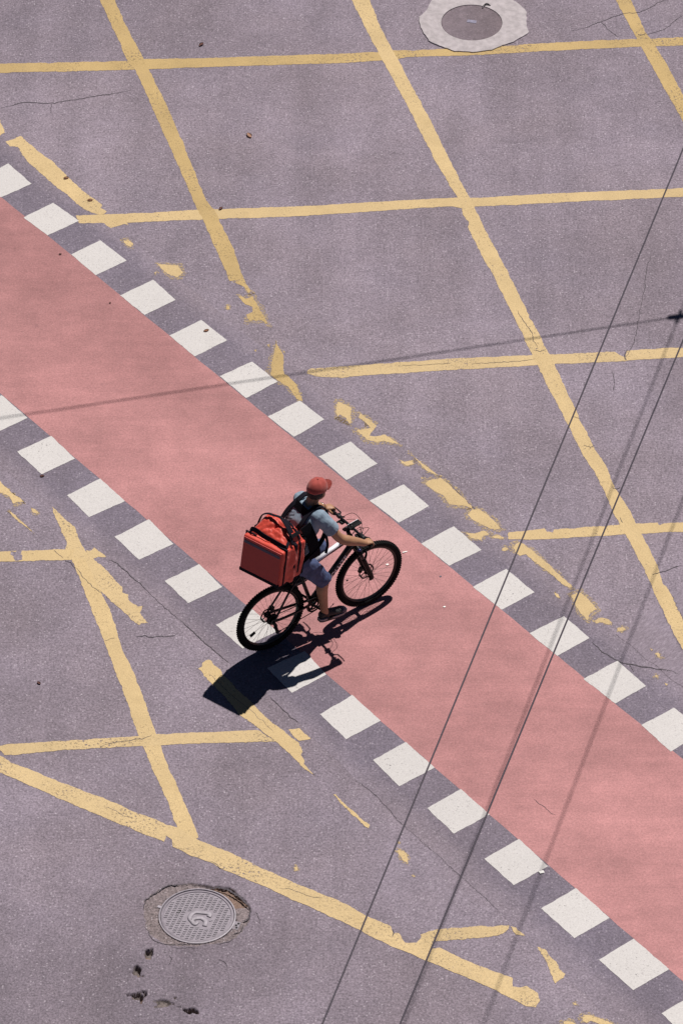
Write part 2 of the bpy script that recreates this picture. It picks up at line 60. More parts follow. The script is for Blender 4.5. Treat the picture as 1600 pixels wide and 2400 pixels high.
class MB:
    """collects shapes in one bmesh"""
    def __init__(self):
        self.bm = bmesh.new()
    def box(self, c, s, rot=None, bevel=0.0, seg=2):
        r = bmesh.ops.create_cube(self.bm, size=1)
        vs = r['verts']
        bmesh.ops.scale(self.bm, vec=s, verts=vs)
        if bevel:
            es = list({e for v in vs for e in v.link_edges})
            rb = bmesh.ops.bevel(self.bm, geom=es, offset=bevel, segments=seg, affect='EDGES', profile=.6)
            vs = list({v for f in rb['faces'] for v in f.verts} | {v for v in vs if v.is_valid})
        if rot is not None:
            bmesh.ops.rotate(self.bm, cent=(0, 0, 0), matrix=rot, verts=vs)
        bmesh.ops.translate(self.bm, vec=c, verts=vs)
        return vs
    def ball(self, c, r, seg=16, rot=None):
        if not hasattr(r, '__len__'): r = (r, r, r)
        q = bmesh.ops.create_uvsphere(self.bm, u_segments=seg, v_segments=max(6, seg // 2), radius=1)
        bmesh.ops.scale(self.bm, vec=r, verts=q['verts'])
        if rot is not None:
            bmesh.ops.rotate(self.bm, cent=(0, 0, 0), matrix=rot, verts=q['verts'])
        bmesh.ops.translate(self.bm, vec=c, verts=q['verts'])
    def loft(self, rings, closed=False, caps=True):
        vr = [[self.bm.verts.new(p) for p in r] for r in rings]
        n = len(vr[0])
        m = len(vr)
        for i in range(m if closed else m - 1):
            a, b = vr[i], vr[(i + 1) % m]
            for j in range(n):
                self.bm.faces.new((a[j], a[(j + 1) % n], b[(j + 1) % n], b[j]))
        if caps and not closed:
            self.bm.faces.new(vr[0][::-1]); self.bm.faces.new(vr[-1])
    def tube(self, pts, rad, seg=10, up=(0, 0, 1), closed=False, flat=None, square=0, caps=True, domes=False):
        """pts: points; rad: number/list; flat=(a,b) scale of the section along side and up"""
        P = [Vector(p) for p in pts]
        n = len(P)
        if not hasattr(rad, '__len__'): rad = [rad] * n
        rad = [r if hasattr(r, '__len__') else (r, r) for r in rad]
        up = Vector(up)
        rings = []
        tang = []
        for i in range(n):
            if closed: t = P[(i + 1) % n] - P[i - 1]
            else: t = P[min(i + 1, n - 1)] - P[max(i - 1, 0)]
            tang.append(t.normalized())
        def ring(c, t, ra, rb):
            side = t.cross(up)
            if side.length < 1e-4: side = t.cross(Vector((1, 0, 0)))
            side.normalize()
            u = side.cross(t).normalized()
            out = []
            for k in range(seg):
                a = 2 * PI * (k + .5) / seg
                ca, sa = math.cos(a), math.sin(a)
                if square:
                    m = (abs(ca) ** square + abs(sa) ** square) ** (1 / square)
                    ca, sa = ca / m, sa / m
                out.append(c + side * ca * ra + u * sa * rb)
            return out
        if domes:
            for k in (0, 1, 2):
                f = (0.15, .6, .87)[k]; dd = (1., .8, .5)[k]
                rings.append(ring(P[0] - tang[0] * max(rad[0]) * dd, tang[0], rad[0][0] * f, rad[0][1] * f))
        for i in range(n):
            rings.append(ring(P[i], tang[i], *rad[i]))
        if domes:
            for k in (2, 1, 0):
                f = (0.15, .6, .87)[k]; dd = (1., .8, .5)[k]
                rings.append(ring(P[-1] + tang[-1] * max(rad[-1]) * dd, tang[-1], rad[-1][0] * f, rad[-1][1] * f))
        self.loft(rings, closed, caps)
    def cyl(self, a, b, r, seg=12, r2=None):
        self.tube([a, b], [r, r if r2 is None else r2], seg)
    def done(self, name, mat=None, parent=None, smooth=False, off=None, label=None, angle=None):
        bmesh.ops.recalc_face_normals(self.bm, faces=self.bm.faces[:])
        me = bpy.data.meshes.new(name)
        self.bm.to_mesh(me); self.bm.free()
        if off is not None: me.transform(Matrix.Translation(-Vector(off)))
        o = link(name, me, mat, parent, smooth, label)
        if angle is not None:
            for p in me.polygons: p.use_smooth = True
            try: me.set_sharp_from_angle(angle=R(angle))
            except Exception: pass
        return o

def spline(pts, n=8):
    """Catmull-Rom through points (any dimension tuples)"""
    P = [Vector(p) for p in pts]
    out = []
    for i in range(len(P) - 1):
        p0 = P[max(i - 1, 0)]; p1 = P[i]; p2 = P[i + 1]; p3 = P[min(i + 2, len(P) - 1)]
        for k in range(n):
            t = k / n
            out.append(.5 * ((2 * p1) + (p2 - p0) * t + (2 * p0 - 5 * p1 + 4 * p2 - p3) * t * t + (3 * p1 - p0 - 3 * p2 + p3) * t ** 3))
    out.append(P[-1])
    return out

def lerp_list(vals, n):
    out = []
    for i in range(len(vals) - 1):
        for k in range(n):
            t = k / n
            a, b = vals[i], vals[i + 1]
            if hasattr(a, '__len__'): out.append(tuple(x + (y - x) * t for x, y in zip(a, b)))
            else: out.append(a + (b - a) * t)
    out.append(vals[-1])
    return out

def remeshed(mb, voxel, smooth_iter=2):
    bm = mb.bm
    bmesh.ops.recalc_face_normals(bm, faces=bm.faces[:])
    me = bpy.data.meshes.new('tmp'); bm.to_mesh(me); bm.free()
    o = bpy.data.objects.new('tmp', me); COL.objects.link(o)
    m = o.modifiers.new('r', 'REMESH'); m.mode = 'VOXEL'; m.voxel_size = voxel; m.use_smooth_shade = True
    if smooth_iter:
        s = o.modifiers.new('s', 'SMOOTH'); s.factor = .5; s.iterations = smooth_iter
    dg = bpy.context.evaluated_depsgraph_get()
    out = bpy.data.meshes.new_from_object(o.evaluated_get(dg))
    bpy.data.objects.remove(o); bpy.data.meshes.remove(me)
    return out

def wrinkle(me, terms, mask=None):
    me.update()
    nr = [v.normal.copy() for v in me.vertices]
    for v, n in zip(me.vertices, nr):
        d = 0
        for sc, amp, seed in terms:
            q = v.co
            d += amp * noise.noise(Vector((q.x * sc[0], q.y * sc[1], q.z * sc[2])) + Vector((seed, seed * 2.3, 0)))
        if mask: d *= mask(v.co)
        v.co = v.co + n * d

# ------------------------------------------------------------------ materials
def new_mat(name):
    m = bpy.data.materials.new(name); m.use_nodes = True
    nt = m.node_tree
    return m, nt, nt.nodes['Principled BSDF']

def N(nt, typ, **kw):
    n = nt.nodes.new(typ)
    for k, v in kw.items():
        if k in n.inputs: n.inputs[k].default_value = v
        else: setattr(n, k, v)
    return n

def tex_noise(nt, co, scale, detail=3., rough=.55):
    n = nt.nodes.new('ShaderNodeTexNoise')
    n.inputs['Scale'].default_value = scale; n.inputs['Detail'].default_value = detail; n.inputs['Roughness'].default_value = rough
    nt.links.new(co, n.inputs['Vector'])
    return n.outputs['Fac']

def ramp(nt, fac, a, b, va=0., vb=1.):
    n = nt.nodes.new('ShaderNodeMapRange')
    n.inputs['From Min'].default_value = a; n.inputs['From Max'].default_value = b
    n.inputs['To Min'].default_value = va; n.inputs['To Max'].default_value = vb
    nt.links.new(fac, n.inputs['Value'])
    return n.outputs['Result']

def math_n(nt, op, a, b=None):
    n = nt.nodes.new('ShaderNodeMath'); n.operation = op
    for i, x in enumerate((a, b)):
        if x is None: continue
        if isinstance(x, (int, float)): n.inputs[i].default_value = x
        else: nt.links.new(x, n.inputs[i])
    return n.outputs[0]

def mix_c(nt, fac, a, b, blend='MIX'):
    n = nt.nodes.new('ShaderNodeMix'); n.data_type = 'RGBA'; n.blend_type = blend
    def put(sock, x):
        if isinstance(x, (int, float)): sock.default_value = x
        elif isinstance(x, tuple): sock.default_value = (*x, 1) if len(x) == 3 else x
        else: nt.links.new(x, sock)
    put(n.inputs[0], fac); put(n.inputs[6], a); put(n.inputs[7], b)
    return n.outputs[2]

def coords(nt):
    return nt.nodes.new('ShaderNodeTexCoord').outputs['Object']

def scale_c(nt, col, fac):
    """multiply a colour by a grey factor socket"""
    cc = nt.nodes.new('ShaderNodeCombineColor')
    for i in range(3): nt.links.new(fac, cc.inputs[i])
    return mix_c(nt, 1.0, col, cc.outputs[0], 'MULTIPLY')

def bump(nt, bsdf, h, strength, dist=.01):
    b = nt.nodes.new('ShaderNodeBump'); b.inputs['Strength'].default_value = strength; b.inputs['Distance'].default_value = dist
    nt.links.new(h, b.inputs['Height']); nt.links.new(b.outputs['Normal'], bsdf.inputs['Normal'])

def plain(name, col, rough=.5, metal=0., var=.12, vscale=30., spec=.5, bmp=0., sheen=0.):
    m, nt, b = new_mat(name)
    co = coords(nt)
    f = ramp(nt, tex_noise(nt, co, vscale), .3, .7, 1 - var, 1 + var)
    rgb = nt.nodes.new('ShaderNodeRGB'); rgb.outputs[0].default_value = (*col, 1)
    nt.links.new(scale_c(nt, rgb.outputs[0], f), b.inputs['Base Color'])
    b.inputs['Roughness'].default_value = rough; b.inputs['Metallic'].default_value = metal
    b.inputs['Specular IOR Level'].default_value = spec
    if sheen: b.inputs['Sheen Weight'].default_value = sheen
    if bmp: bump(nt, b, tex_noise(nt, co, vscale * 3), bmp)
    return m

def tone_patches(nt, co, f, items, wob):
    """darker and paler areas of their own shape: (x, y, rx, ry, strength; negative = paler)"""
    w_ = ramp(nt, tex_noise(nt, co, wob, 6., .65), .3, .7, -.45, .45)
    for x, y, rx, ry, amt in items:
        mp = nt.nodes.new('ShaderNodeMapping'); mp.vector_type = 'POINT'
        mp.inputs['Location'].default_value = (-x / rx, -y / ry, 0); mp.inputs['Scale'].default_value = (1 / rx, 1 / ry, 0)
        nt.links.new(co, mp.inputs['Vector'])
        ln = nt.nodes.new('ShaderNodeVectorMath'); ln.operation = 'LENGTH'; nt.links.new(mp.outputs[0], ln.inputs[0])
        k = ramp(nt, math_n(nt, 'ADD', ln.outputs['Value'], w_), .45, 1.25, 1 - amt, 1)
        f = math_n(nt, 'MULTIPLY', f, k)
    return f

def asphalt(name, col, grain=.54, blotch=.17, specks=.45, dark=.6, seed=0., fade=None, marks=()):
    """worn asphalt: binder and sand grain, pale stones, oil drips, tone patches, polished streaks; fade = (colour to blend to beyond a distance from the lane)"""
    m, nt, b = new_mat(name)
    mp = nt.nodes.new('ShaderNodeMapping'); mp.inputs['Location'].default_value = (seed, seed * .7, 0)
    obj = coords(nt)
    nt.links.new(obj, mp.inputs['Vector']); co = mp.outputs[0]
    rgb = nt.nodes.new('ShaderNodeRGB'); rgb.outputs[0].default_value = (*col, 1)
    base = rgb.outputs[0]
    if fade:
        # signed distance across the lane, ragged by noise
        dp = nt.nodes.new('ShaderNodeVectorMath'); dp.operation = 'DOT_PRODUCT'
        nt.links.new(obj, dp.inputs[0]); dp.inputs[1].default_value = (fade['n'][0], fade['n'][1], 0)
        t = math_n(nt, 'ADD', math_n(nt, 'SUBTRACT', dp.outputs['Value'], fade['d']), ramp(nt, tex_noise(nt, co, 5., 5., .7), .3, .7, -.07, .07))
        base = mix_c(nt, ramp(nt, t, fade['a'], fade['b']), base, fade['col'])
        t2 = math_n(nt, 'MULTIPLY', t, -1.)
        base = mix_c(nt, ramp(nt, t2, fade['w'] + .40, fade['w'] + .62, 0, .9), base, fade['col'])
    g = ramp(nt, tex_noise(nt, co, 48, 4., .75), .3, .7, 1 - grain, 1 + grain)
    g2 = ramp(nt, tex_noise(nt, co, 15, 3.), .3, .7, .90, 1.10)
    l1 = ramp(nt, tex_noise(nt, co, .42, 6., .62), .3, .7, 1 - blotch, 1 + blotch)
    l2 = ramp(nt, tex_noise(nt, co, 2.2, 5., .65), .3, .7, 1 - blotch * .6, 1 + blotch * .6)
    # traffic-polished streaks, two directions
    fs = []
    for rot, sc, amt in ((R(24), .9, .05), (R(-38), 1.3, .04)):
        ms = nt.nodes.new('ShaderNodeMapping'); ms.inputs['Rotation'].default_value = (0, 0, rot); ms.inputs['Scale'].default_value = (2.6, .10, 1)
        nt.links.new(co, ms.inputs['Vector'])
        fs.append(ramp(nt, tex_noise(nt, ms.outputs[0], sc, 4., .6), .35, .7, 1 + amt, 1 - amt * 1.6))
    f = math_n(nt, 'MULTIPLY', math_n(nt, 'MULTIPLY', g, g2), math_n(nt, 'MULTIPLY', l1, l2))
    f = math_n(nt, 'MULTIPLY', f, math_n(nt, 'MULTIPLY', fs[0], fs[1]))
    if marks: f = tone_patches(nt, obj, f, marks, .9)
    hue = mix_c(nt, ramp(nt, tex_noise(nt, co, .8, 4.), .35, .65), (1.008, 1.0, .985), (.99, 1.0, 1.02))
    c = mix_c(nt, 1., base, hue, 'MULTIPLY')
    c = scale_c(nt, c, f)
    # pale aggregate stones of two sizes
    for sc, th, amt in ((46, .80, specks), (95, .86, specks * .8)):
        vo = nt.nodes.new('ShaderNodeTexVoronoi'); vo.inputs['Scale'].default_value = sc; nt.links.new(co, vo.inputs['Vector'])
        sep = nt.nodes.new('ShaderNodeSeparateColor'); nt.links.new(vo.outputs['Color'], sep.inputs[0])
        pick = ramp(nt, sep.outputs[0], th, 1.0, 0, 1)
        near = ramp(nt, vo.outputs['Distance'], .25, .45, 1, 0)
        c = mix_c(nt, math_n(nt, 'MULTIPLY', math_n(nt, 'MULTIPLY', pick, near), amt), c, (.60, .54, .60))
    # oil drips, small dark pits
    for sc, th, sz, amt in ((4.6, .62, .10, dark), (11., .80, .14, dark * .7)):
        v2 = nt.nodes.new('ShaderNodeTexVoronoi'); v2.inputs['Scale'].default_value = sc; nt.links.new(co, v2.inputs['Vector'])
        s2 = nt.nodes.new('ShaderNodeSeparateColor'); nt.links.new(v2.outputs['Color'], s2.inputs[0])
        pk = ramp(nt, s2.outputs[1], th, 1., .2, 1.)
        pk = math_n(nt, 'MULTIPLY', pk, math_n(nt, 'GREATER_THAN', s2.outputs[1], th))
        wob = math_n(nt, 'ADD', v2.outputs['Distance'], ramp(nt, tex_noise(nt, co, 40, 3.), .3, .7, -.05, .05))
        nr = ramp(nt, wob, .02, sz, 1, 0)
        c = mix_c(nt, math_n(nt, 'MULTIPLY', math_n(nt, 'MULTIPLY', pk, nr), amt), c, (.075, .062, .072))
    nt.links.new(c, b.inputs['Base Color'])
    b.inputs['Roughness'].default_value = .88; b.inputs['Specular IOR Level'].default_value = .35
    bump(nt, b, tex_noise(nt, co, 80, 3., .7), .55, .006)
    return m

def paint(name, col, under, wear=.5, grain=.17, dirt=.18, seed=0., dots=0., gaps=.42, vary=.03, patchy=True, dirtcol=(.42, .30, .15)):
    """road paint: worn through to the asphalt in spots, dirty in streaks"""
    m, nt, b = new_mat(name)
    mp = nt.nodes.new('ShaderNodeMapping'); mp.inputs['Location'].default_value = (seed, -seed, 0)
    nt.links.new(coords(nt), mp.inputs['Vector']); co = mp.outputs[0]
    g = ramp(nt, tex_noise(nt, co, 70, 3., .7), .3, .7, 1 - grain, 1 + grain)
    l = ramp(nt, tex_noise(nt, co, 1.6, 4., .6), .3, .7, 1 - dirt * .45, 1 + dirt * .3)
    rgb = nt.nodes.new('ShaderNodeRGB'); rgb.outputs[0].default_value = (*col, 1)
    c = scale_c(nt, rgb.outputs[0], math_n(nt, 'MULTIPLY', g, l))
    c = mix_c(nt, ramp(nt, tex_noise(nt, co, 3.3, 5., .65), .52, .78, 0, dirt * 2.2), c, dirtcol)
    if wear:
        w = math_n(nt, 'MULTIPLY', ramp(nt, tex_noise(nt, co, 26, 5., .7), .60, .70), ramp(nt, tex_noise(nt, co, 2.1, 3.), .45, .65, .1, 1))
        c = mix_c(nt, math_n(nt, 'MULTIPLY', w, wear), c, under)
    if dots:
        vo = nt.nodes.new('ShaderNodeTexVoronoi'); vo.inputs['Scale'].default_value = 34; nt.links.new(co, vo.inputs['Vector'])
        sep = nt.nodes.new('ShaderNodeSeparateColor'); nt.links.new(vo.outputs['Color'], sep.inputs[0])
        k = math_n(nt, 'MULTIPLY', math_n(nt, 'GREATER_THAN', sep.outputs[0], .55), ramp(nt, vo.outputs['Distance'], .12, .3, 1, 0))
        c = mix_c(nt, math_n(nt, 'MULTIPLY', k, dots), c, under)
    oi = nt.nodes.new('ShaderNodeObjectInfo')
    c = scale_c(nt, c, ramp(nt, oi.outputs['Random'], 0, 1, 1 - vary, 1 + vary))
    if gaps:
        e = math_n(nt, 'MULTIPLY', ramp(nt, tex_noise(nt, co, 38, 6., .78), 1 - gaps - .04, 1 - gaps + .02), ramp(nt, tex_noise(nt, co, 1.7, 4., .6), .44, .60)) if patchy else ramp(nt, tex_noise(nt, co, 42, 6., .78), 1 - gaps - .03, 1 - gaps + .03, 1, .0)
        if not patchy: e = math_n(nt, 'SUBTRACT', 1., math_n(nt, 'MULTIPLY', math_n(nt, 'SUBTRACT', 1., e), .75))
        tr = nt.nodes.new('ShaderNodeBsdfTransparent'); mx = nt.nodes.new('ShaderNodeMixShader')
        nt.links.new(e, mx.inputs[0]); nt.links.new(b.outputs[0], mx.inputs[1]); nt.links.new(tr.outputs[0], mx.inputs[2])
        nt.links.new(mx.outputs[0], nt.nodes['Material Output'].inputs['Surface'])
    nt.links.new(c, b.inputs['Base Color'])
    b.inputs['Roughness'].default_value = .8; b.inputs['Specular IOR Level'].default_value = .3
    bump(nt, b, tex_noise(nt, co, 80, 3., .7), .35, .005)
    return m

C_ASPH = (.216, .178, .214)
C_STRIP = (.162, .136, .172)
FADE_N = LANE_N; FADE_D = LANE_D
ROAD_MARKS_VIGNETTE = ((-2.7, -6.6, 2.3, 1.5, .20), (.9, -7.9, 2.4, 1.1, .15), (-3.9, 8.3, 2.6, 1.9, .16), (3.9, 7.6, 2.2, 1.4, .13), (3.35, 3.6, .30, 1.7, .10), (-.35, 5.0, .16, 2.4, .07), (-2.9, -2.9, .9, .7, .09), (-1.0, -5.9, 1.0, .55, .08), (1.5, 2.1, 1.6, 1.0, -.05), (.4, 6.2, 1.5, 1.0, -.06))  # worn patches, plus a corner vignette painted into the asphalt colour
M_ROAD = asphalt('old_asphalt', C_ASPH, marks=ROAD_MARKS_VIGNETTE)
M_STRIP = asphalt('dark_asphalt', C_STRIP, grain=.44, blotch=.10, specks=.34, dark=.35, seed=11., fade=dict(n=FADE_N, d=FADE_D, a=.37, b=.60, w=LANE_W, col=C_ASPH))
M_SOIL = asphalt('broken_asphalt', (.178, .143, .148), grain=.7, blotch=.2, specks=.4, dark=.8, seed=21.)
M_EARTH = plain('reddish_earth', (.19, .125, .10), .95, var=.4, vscale=70, bmp=.5)
M_DEEP = plain('pit_grey_shade', (.13, .105, .10), .95, var=.5, vscale=50)
M_SEAM = plain('faint_seam', (.125, .105, .125), .95, var=.4, vscale=30)
M_CRACK = plain('crack_dark', (.075, .064, .075), .95, var=.5, vscale=40)
M_YEL = paint('yellow_road_paint', (.545, .402, .212), (.21, .17, .18), wear=.7, dirt=.24, gaps=.39)
M_YELD = paint('dirty_yellow_road_paint', (.455, .322, .145), (.20, .165, .165), wear=.7, dirt=.30, seed=5.)
M_YELP = paint('cracked_yellow_road_paint', (.545, .405, .220), (.20, .165, .16), wear=.8, dirt=.20, seed=9., dots=.35, gaps=.42)
M_GHOST = paint('yellow_paint_traces', (.50, .37, .20), (.21, .17, .18), wear=.5, dirt=.2, seed=2., gaps=.49, patchy=False)
M_WHITE = paint('white_road_paint', (.540, .515, .508), (.27, .235, .25), wear=.6, grain=.11, dirt=.07, dots=.40, gaps=.36, vary=.03, dirtcol=(.40, .37, .35))

def lane_mat():
    m, nt, b = new_mat('red_lane_paint')
    co = coords(nt)
    g = ramp(nt, tex_noise(nt, co, 52, 4., .75), .3, .7, .74, 1.26)
    l1 = ramp(nt, tex_noise(nt, co, 1.0, 7., .68), .3, .7, .80, 1.14)
    l2 = ramp(nt, tex_noise(nt, co, 5., 6., .7), .3, .7, .90, 1.08)
    # tyre-polished streaks along the lane
    mp = nt.nodes.new('ShaderNodeMapping'); mp.inputs['Rotation'].default_value = (0, 0, R(51.85)); mp.inputs['Scale'].default_value = (.35, 2.4, 1)
    nt.links.new(co, mp.inputs['Vector'])
    l3 = ramp(nt, tex_noise(nt, mp.outputs[0], 1.5, 4., .6), .3, .7, .93, 1.06)
    f = math_n(nt, 'MULTIPLY', math_n(nt, 'MULTIPLY', g, l1), math_n(nt, 'MULTIPLY', l2, l3))
    c = mix_c(nt, ramp(nt, tex_noise(nt, co, .6, 4.), .35, .65), (.362, .162, .164), (.432, .198, .200))
    f = tone_patches(nt, co, f, ((-3.2, 3.6, 1.9, 1.6, .12), (-1.5, 1.6, .9, .5, .08), (3.6, -5.0, 1.9, 2.2, -.09), (1.3, -2.4, .35, .9, .07), (2.3, -3.3, .3, .7, .05)), 1.6)  # darker towards the upper left, paler towards the lower right
    # brushed streaks across the lane and worn paler sweeps
    ms = nt.nodes.new('ShaderNodeMapping'); ms.inputs['Rotation'].default_value = (0, 0, R(-42)); ms.inputs['Scale'].default_value = (.5, 4.5, 1)
    nt.links.new(co, ms.inputs['Vector'])
    f = math_n(nt, 'MULTIPLY', f, ramp(nt, tex_noise(nt, ms.outputs[0], 2.2, 5., .65), .35, .7, .955, 1.05))
    c = scale_c(nt, c, f)
    st = math_n(nt, 'MULTIPLY', ramp(nt, tex_noise(nt, co, 1.9, 6., .7), .58, .72), ramp(nt, tex_noise(nt, co, 24, 4., .7), .3, .7, .5, 1.))
    c = mix_c(nt, math_n(nt, 'MULTIPLY', st, .38), c, (.27, .125, .135))
    vs_ = nt.nodes.new('ShaderNodeTexVoronoi'); vs_.inputs['Scale'].default_value = 60; nt.links.new(co, vs_.inputs['Vector'])
    sp_ = nt.nodes.new('ShaderNodeSeparateColor'); nt.links.new(vs_.outputs['Color'], sp_.inputs[0])
    c = mix_c(nt, math_n(nt, 'MULTIPLY', math_n(nt, 'MULTIPLY', ramp(nt, sp_.outputs[0], .86, 1., 0, 1), ramp(nt, vs_.outputs['Distance'], .2, .42, 1, 0)), .35), c, (.60, .36, .35))
    v2 = nt.nodes.new('ShaderNodeTexVoronoi'); v2.inputs['Scale'].default_value = 3.1; nt.links.new(co, v2.inputs['Vector'])
    s2 = nt.nodes.new('ShaderNodeSeparateColor'); nt.links.new(v2.outputs['Color'], s2.inputs[0])
    pk = math_n(nt, 'GREATER_THAN', s2.outputs[1], .7)
    c = mix_c(nt, math_n(nt, 'MULTIPLY', math_n(nt, 'MULTIPLY', pk, ramp(nt, v2.outputs['Distance'], .02, .1, 1, 0)), .45), c, (.2, .09, .10))
    nt.links.new(c, b.inputs['Base Color'])
    b.inputs['Roughness'].default_value = .72; b.inputs['Specular IOR Level'].default_value = .35
    bump(nt, b, tex_noise(nt, co, 85, 3., .7), .35, .005)
    return m
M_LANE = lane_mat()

M_RUBBER = plain('tyre_rubber', (.006, .006, .007), .8, var=.3, vscale=90, spec=.15)
M_BLACK = plain('black_satin', (.004, .004, .005), .45, var=.15, spec=.15)
M_GLOSS = plain('black_gloss_paint', (.008, .008, .010), .25, var=.1, spec=.35)
M_FRAME_W = plain('pale_silver', (.80, .79, .84), .25, var=.08)
M_TEXT = plain('silver_lettering', (.88, .86, .90), .4, var=.05)
M_STEEL = plain('bright_steel', (.55, .54, .56), .25, 1.0, var=.1)
M_DARKSTEEL = plain('dark_steel', (.035, .032, .036), .35, 1.0, var=.2)
M_SPOKE = plain('spoke_steel', (.05, .04, .045), .5, .3, var=.1)
M_PLASTIC = plain('black_plastic', (.006, .006, .008), .5, var=.1, spec=.25)
M_CHROME_B = plain('blue_black_cap', (.03, .032, .09), .12, .6, var=.05)
M_REFL = plain('reflector_clear', (.5, .5, .52), .2, var=.1)
M_SKIN = plain('tanned_skin', (.37, .19, .105), .5, var=.08, vscale=14)
M_HAIR = plain('dark_hair', (.012, .009, .008), .6, var=.4, vscale=160, bmp=.5)
M_CAP = plain('red_cap_cloth', (.34, .052, .040), .85, var=.10, vscale=40, sheen=.2)
M_SHORTS = plain('navy_shorts_cloth', (.050, .070, .155), .8, var=.22, vscale=22)
M_SHOE = plain('black_shoe_mesh', (.016, .014, .017), .7, var=.3, vscale=80)
M_SHOE_T = plain('grey_shoe_toe', (.10, .09, .13), .5, var=.3, vscale=60)
M_SOLE = plain('grey_shoe_sole', (.30, .27, .28), .6, var=.1)
M_SOLE_B = plain('black_shoe_tread', (.012, .011, .013), .8, var=.1)
M_BAG = plain('red_bag_nylon', (.60, .052, .028), .55, var=.09, vscale=35, sheen=.15, bmp=.12)
M_BAG_D = plain('red_bag_shaded_panel', (.46, .040, .034), .6, var=.06, vscale=50, bmp=.1)  # bag red darkened: shade of the rear face put into the colour
M_TRIM = plain('black_webbing', (.010, .009, .016), .9, var=.2, vscale=120, bmp=.3, spec=.12)
M_NAVY = plain('dull_navy_band', (.055, .040, .085), .5, var=.15, vscale=60)
M_PAD = plain('black_padding', (.006, .006, .009), .95, var=.2, vscale=60, bmp=.2, spec=.08)
M_CONC = plain('pale_concrete', (.40, .36, .375), .95, var=.16, vscale=16, bmp=.35)
M_IRON = plain('worn_cast_iron', (.245, .215, .250), .7, .0, var=.16, vscale=20)
M_IRON_E = plain('polished_iron_edge', (.30, .27, .305), .6, .1, var=.2, vscale=30)
M_HOLE = plain('dark_hole', (.02, .018, .02), .9, var=.1)
M_LIDTOP = asphalt('asphalt_coloured_lid', (.165, .130, .148), grain=.25, blotch=.18, specks=.12, dark=.4, seed=3.)
M_WIRE = plain('dark_wire', (.045, .036, .050), .5, .2, var=.1)
M_LEAF = plain('dry_leaf', (.42, .23, .14), .8, var=.3, vscale=70)
M_LEAF2 = plain('dark_dry_leaf', (.22, .10, .085), .8, var=.3, vscale=70)
M_LEAF3 = plain('pale_dry_leaf', (.55, .34, .24), .8, var=.3, vscale=70)
M_PAPER = plain('white_scrap', (.85, .83, .80), .7, var=.05)

def shirt_mat():
    m, nt, b = new_mat('blue_grey_shirt_cloth')
    co = coords(nt)
    f = ramp(nt, tex_noise(nt, co, 28), .3, .7, .9, 1.1)
    rgb = nt.nodes.new('ShaderNodeRGB'); rgb.outputs[0].default_value = (.215, .285, .36, 1)
    c = scale_c(nt, rgb.outputs[0], f)
    # printed dark bars on the upper left of the back
    sx = nt.nodes.new('ShaderNodeSeparateXYZ'); nt.links.new(co, sx.inputs[0])
    t = math_n(nt, 'ADD', math_n(nt, 'MULTIPLY', sx.outputs[2], 1.), math_n(nt, 'MULTIPLY', sx.outputs[1], .55))
    band = math_n(nt, 'LESS_THAN', math_n(nt, 'FRACT', math_n(nt, 'MULTIPLY', t, 34.)), .42)
    def inr(s, a, bb): return math_n(nt, 'MULTIPLY', math_n(nt, 'GREATER_THAN', s, a), math_n(nt, 'LESS_THAN', s, bb))
    k = math_n(nt, 'MULTIPLY', inr(sx.outputs[1], .015, .115), inr(sx.outputs[2], SHIRT_Z0, SHIRT_Z1))
    k = math_n(nt, 'MULTIPLY', math_n(nt, 'MULTIPLY', k, band), math_n(nt, 'LESS_THAN', sx.outputs[0], .14))
    c = mix_c(nt, k, c, (.03, .035, .06))
    nt.links.new(c, b.inputs['Base Color'])
    b.inputs['Roughness'].default_value = .9; b.inputs['Sheen Weight'].default_value = .15
    bump(nt, b, tex_noise(nt, co, 40), .15)
    return m

# ------------------------------------------------------------------ world, sun, camera
KX, KY = -.275, -.43                      # ground shift of a shadow per metre of height
sun_dir = Vector((-KX, -KY, 1)).normalized()
elev = math.asin(sun_dir.z); azim = math.atan2(sun_dir.x, sun_dir.y)
w = bpy.data.worlds.new('World'); scene.world = w; w.use_nodes = True
nt = w.node_tree
sky = nt.nodes.new('ShaderNodeTexSky'); sky.sky_type = 'NISHITA'; sky.sun_disc = False
sky.sun_elevation = elev; sky.sun_rotation = azim
sky.air_density = .24; sky.dust_density = .1; sky.ozone_density = 1.0
bg = nt.nodes['Background']; bg.inputs['Strength'].default_value = .05
nt.links.new(sky.outputs[0], bg.inputs['Color'])
sl = bpy.data.lights.new('sun', 'SUN'); sl.energy = 5.0; sl.angle = R(.53); sl.color = (1.0, .955, .90)
so = bpy.data.objects.new('sun', sl); COL.objects.link(so)
so.location = sun_dir * 60
so.rotation_euler = (-sun_dir).to_track_quat('-Z', 'Y').to_euler()
cd = bpy.data.cameras.new('camera'); cam = bpy.data.objects.new('camera', cd); COL.objects.link(cam)
PITCH = R(40.8); DIST = 51.6
cam.location = (0, -DIST * math.cos(PITCH), DIST * math.sin(PITCH))
cam.rotation_euler = (PI / 2 - PITCH, 0, 0)
cd.sensor_fit = 'VERTICAL'; cd.sensor_height = 36.; cd.lens = 12750 / 2400 * 36.
cd.clip_start = .5; cd.clip_end = 2000
scene.camera = cam
vs = scene.view_settings
vs.view_transform = 'Standard'; vs.look = 'None'; vs.exposure = EXPOSURE; vs.gamma = 1
scene.cycles.max_bounces = 6

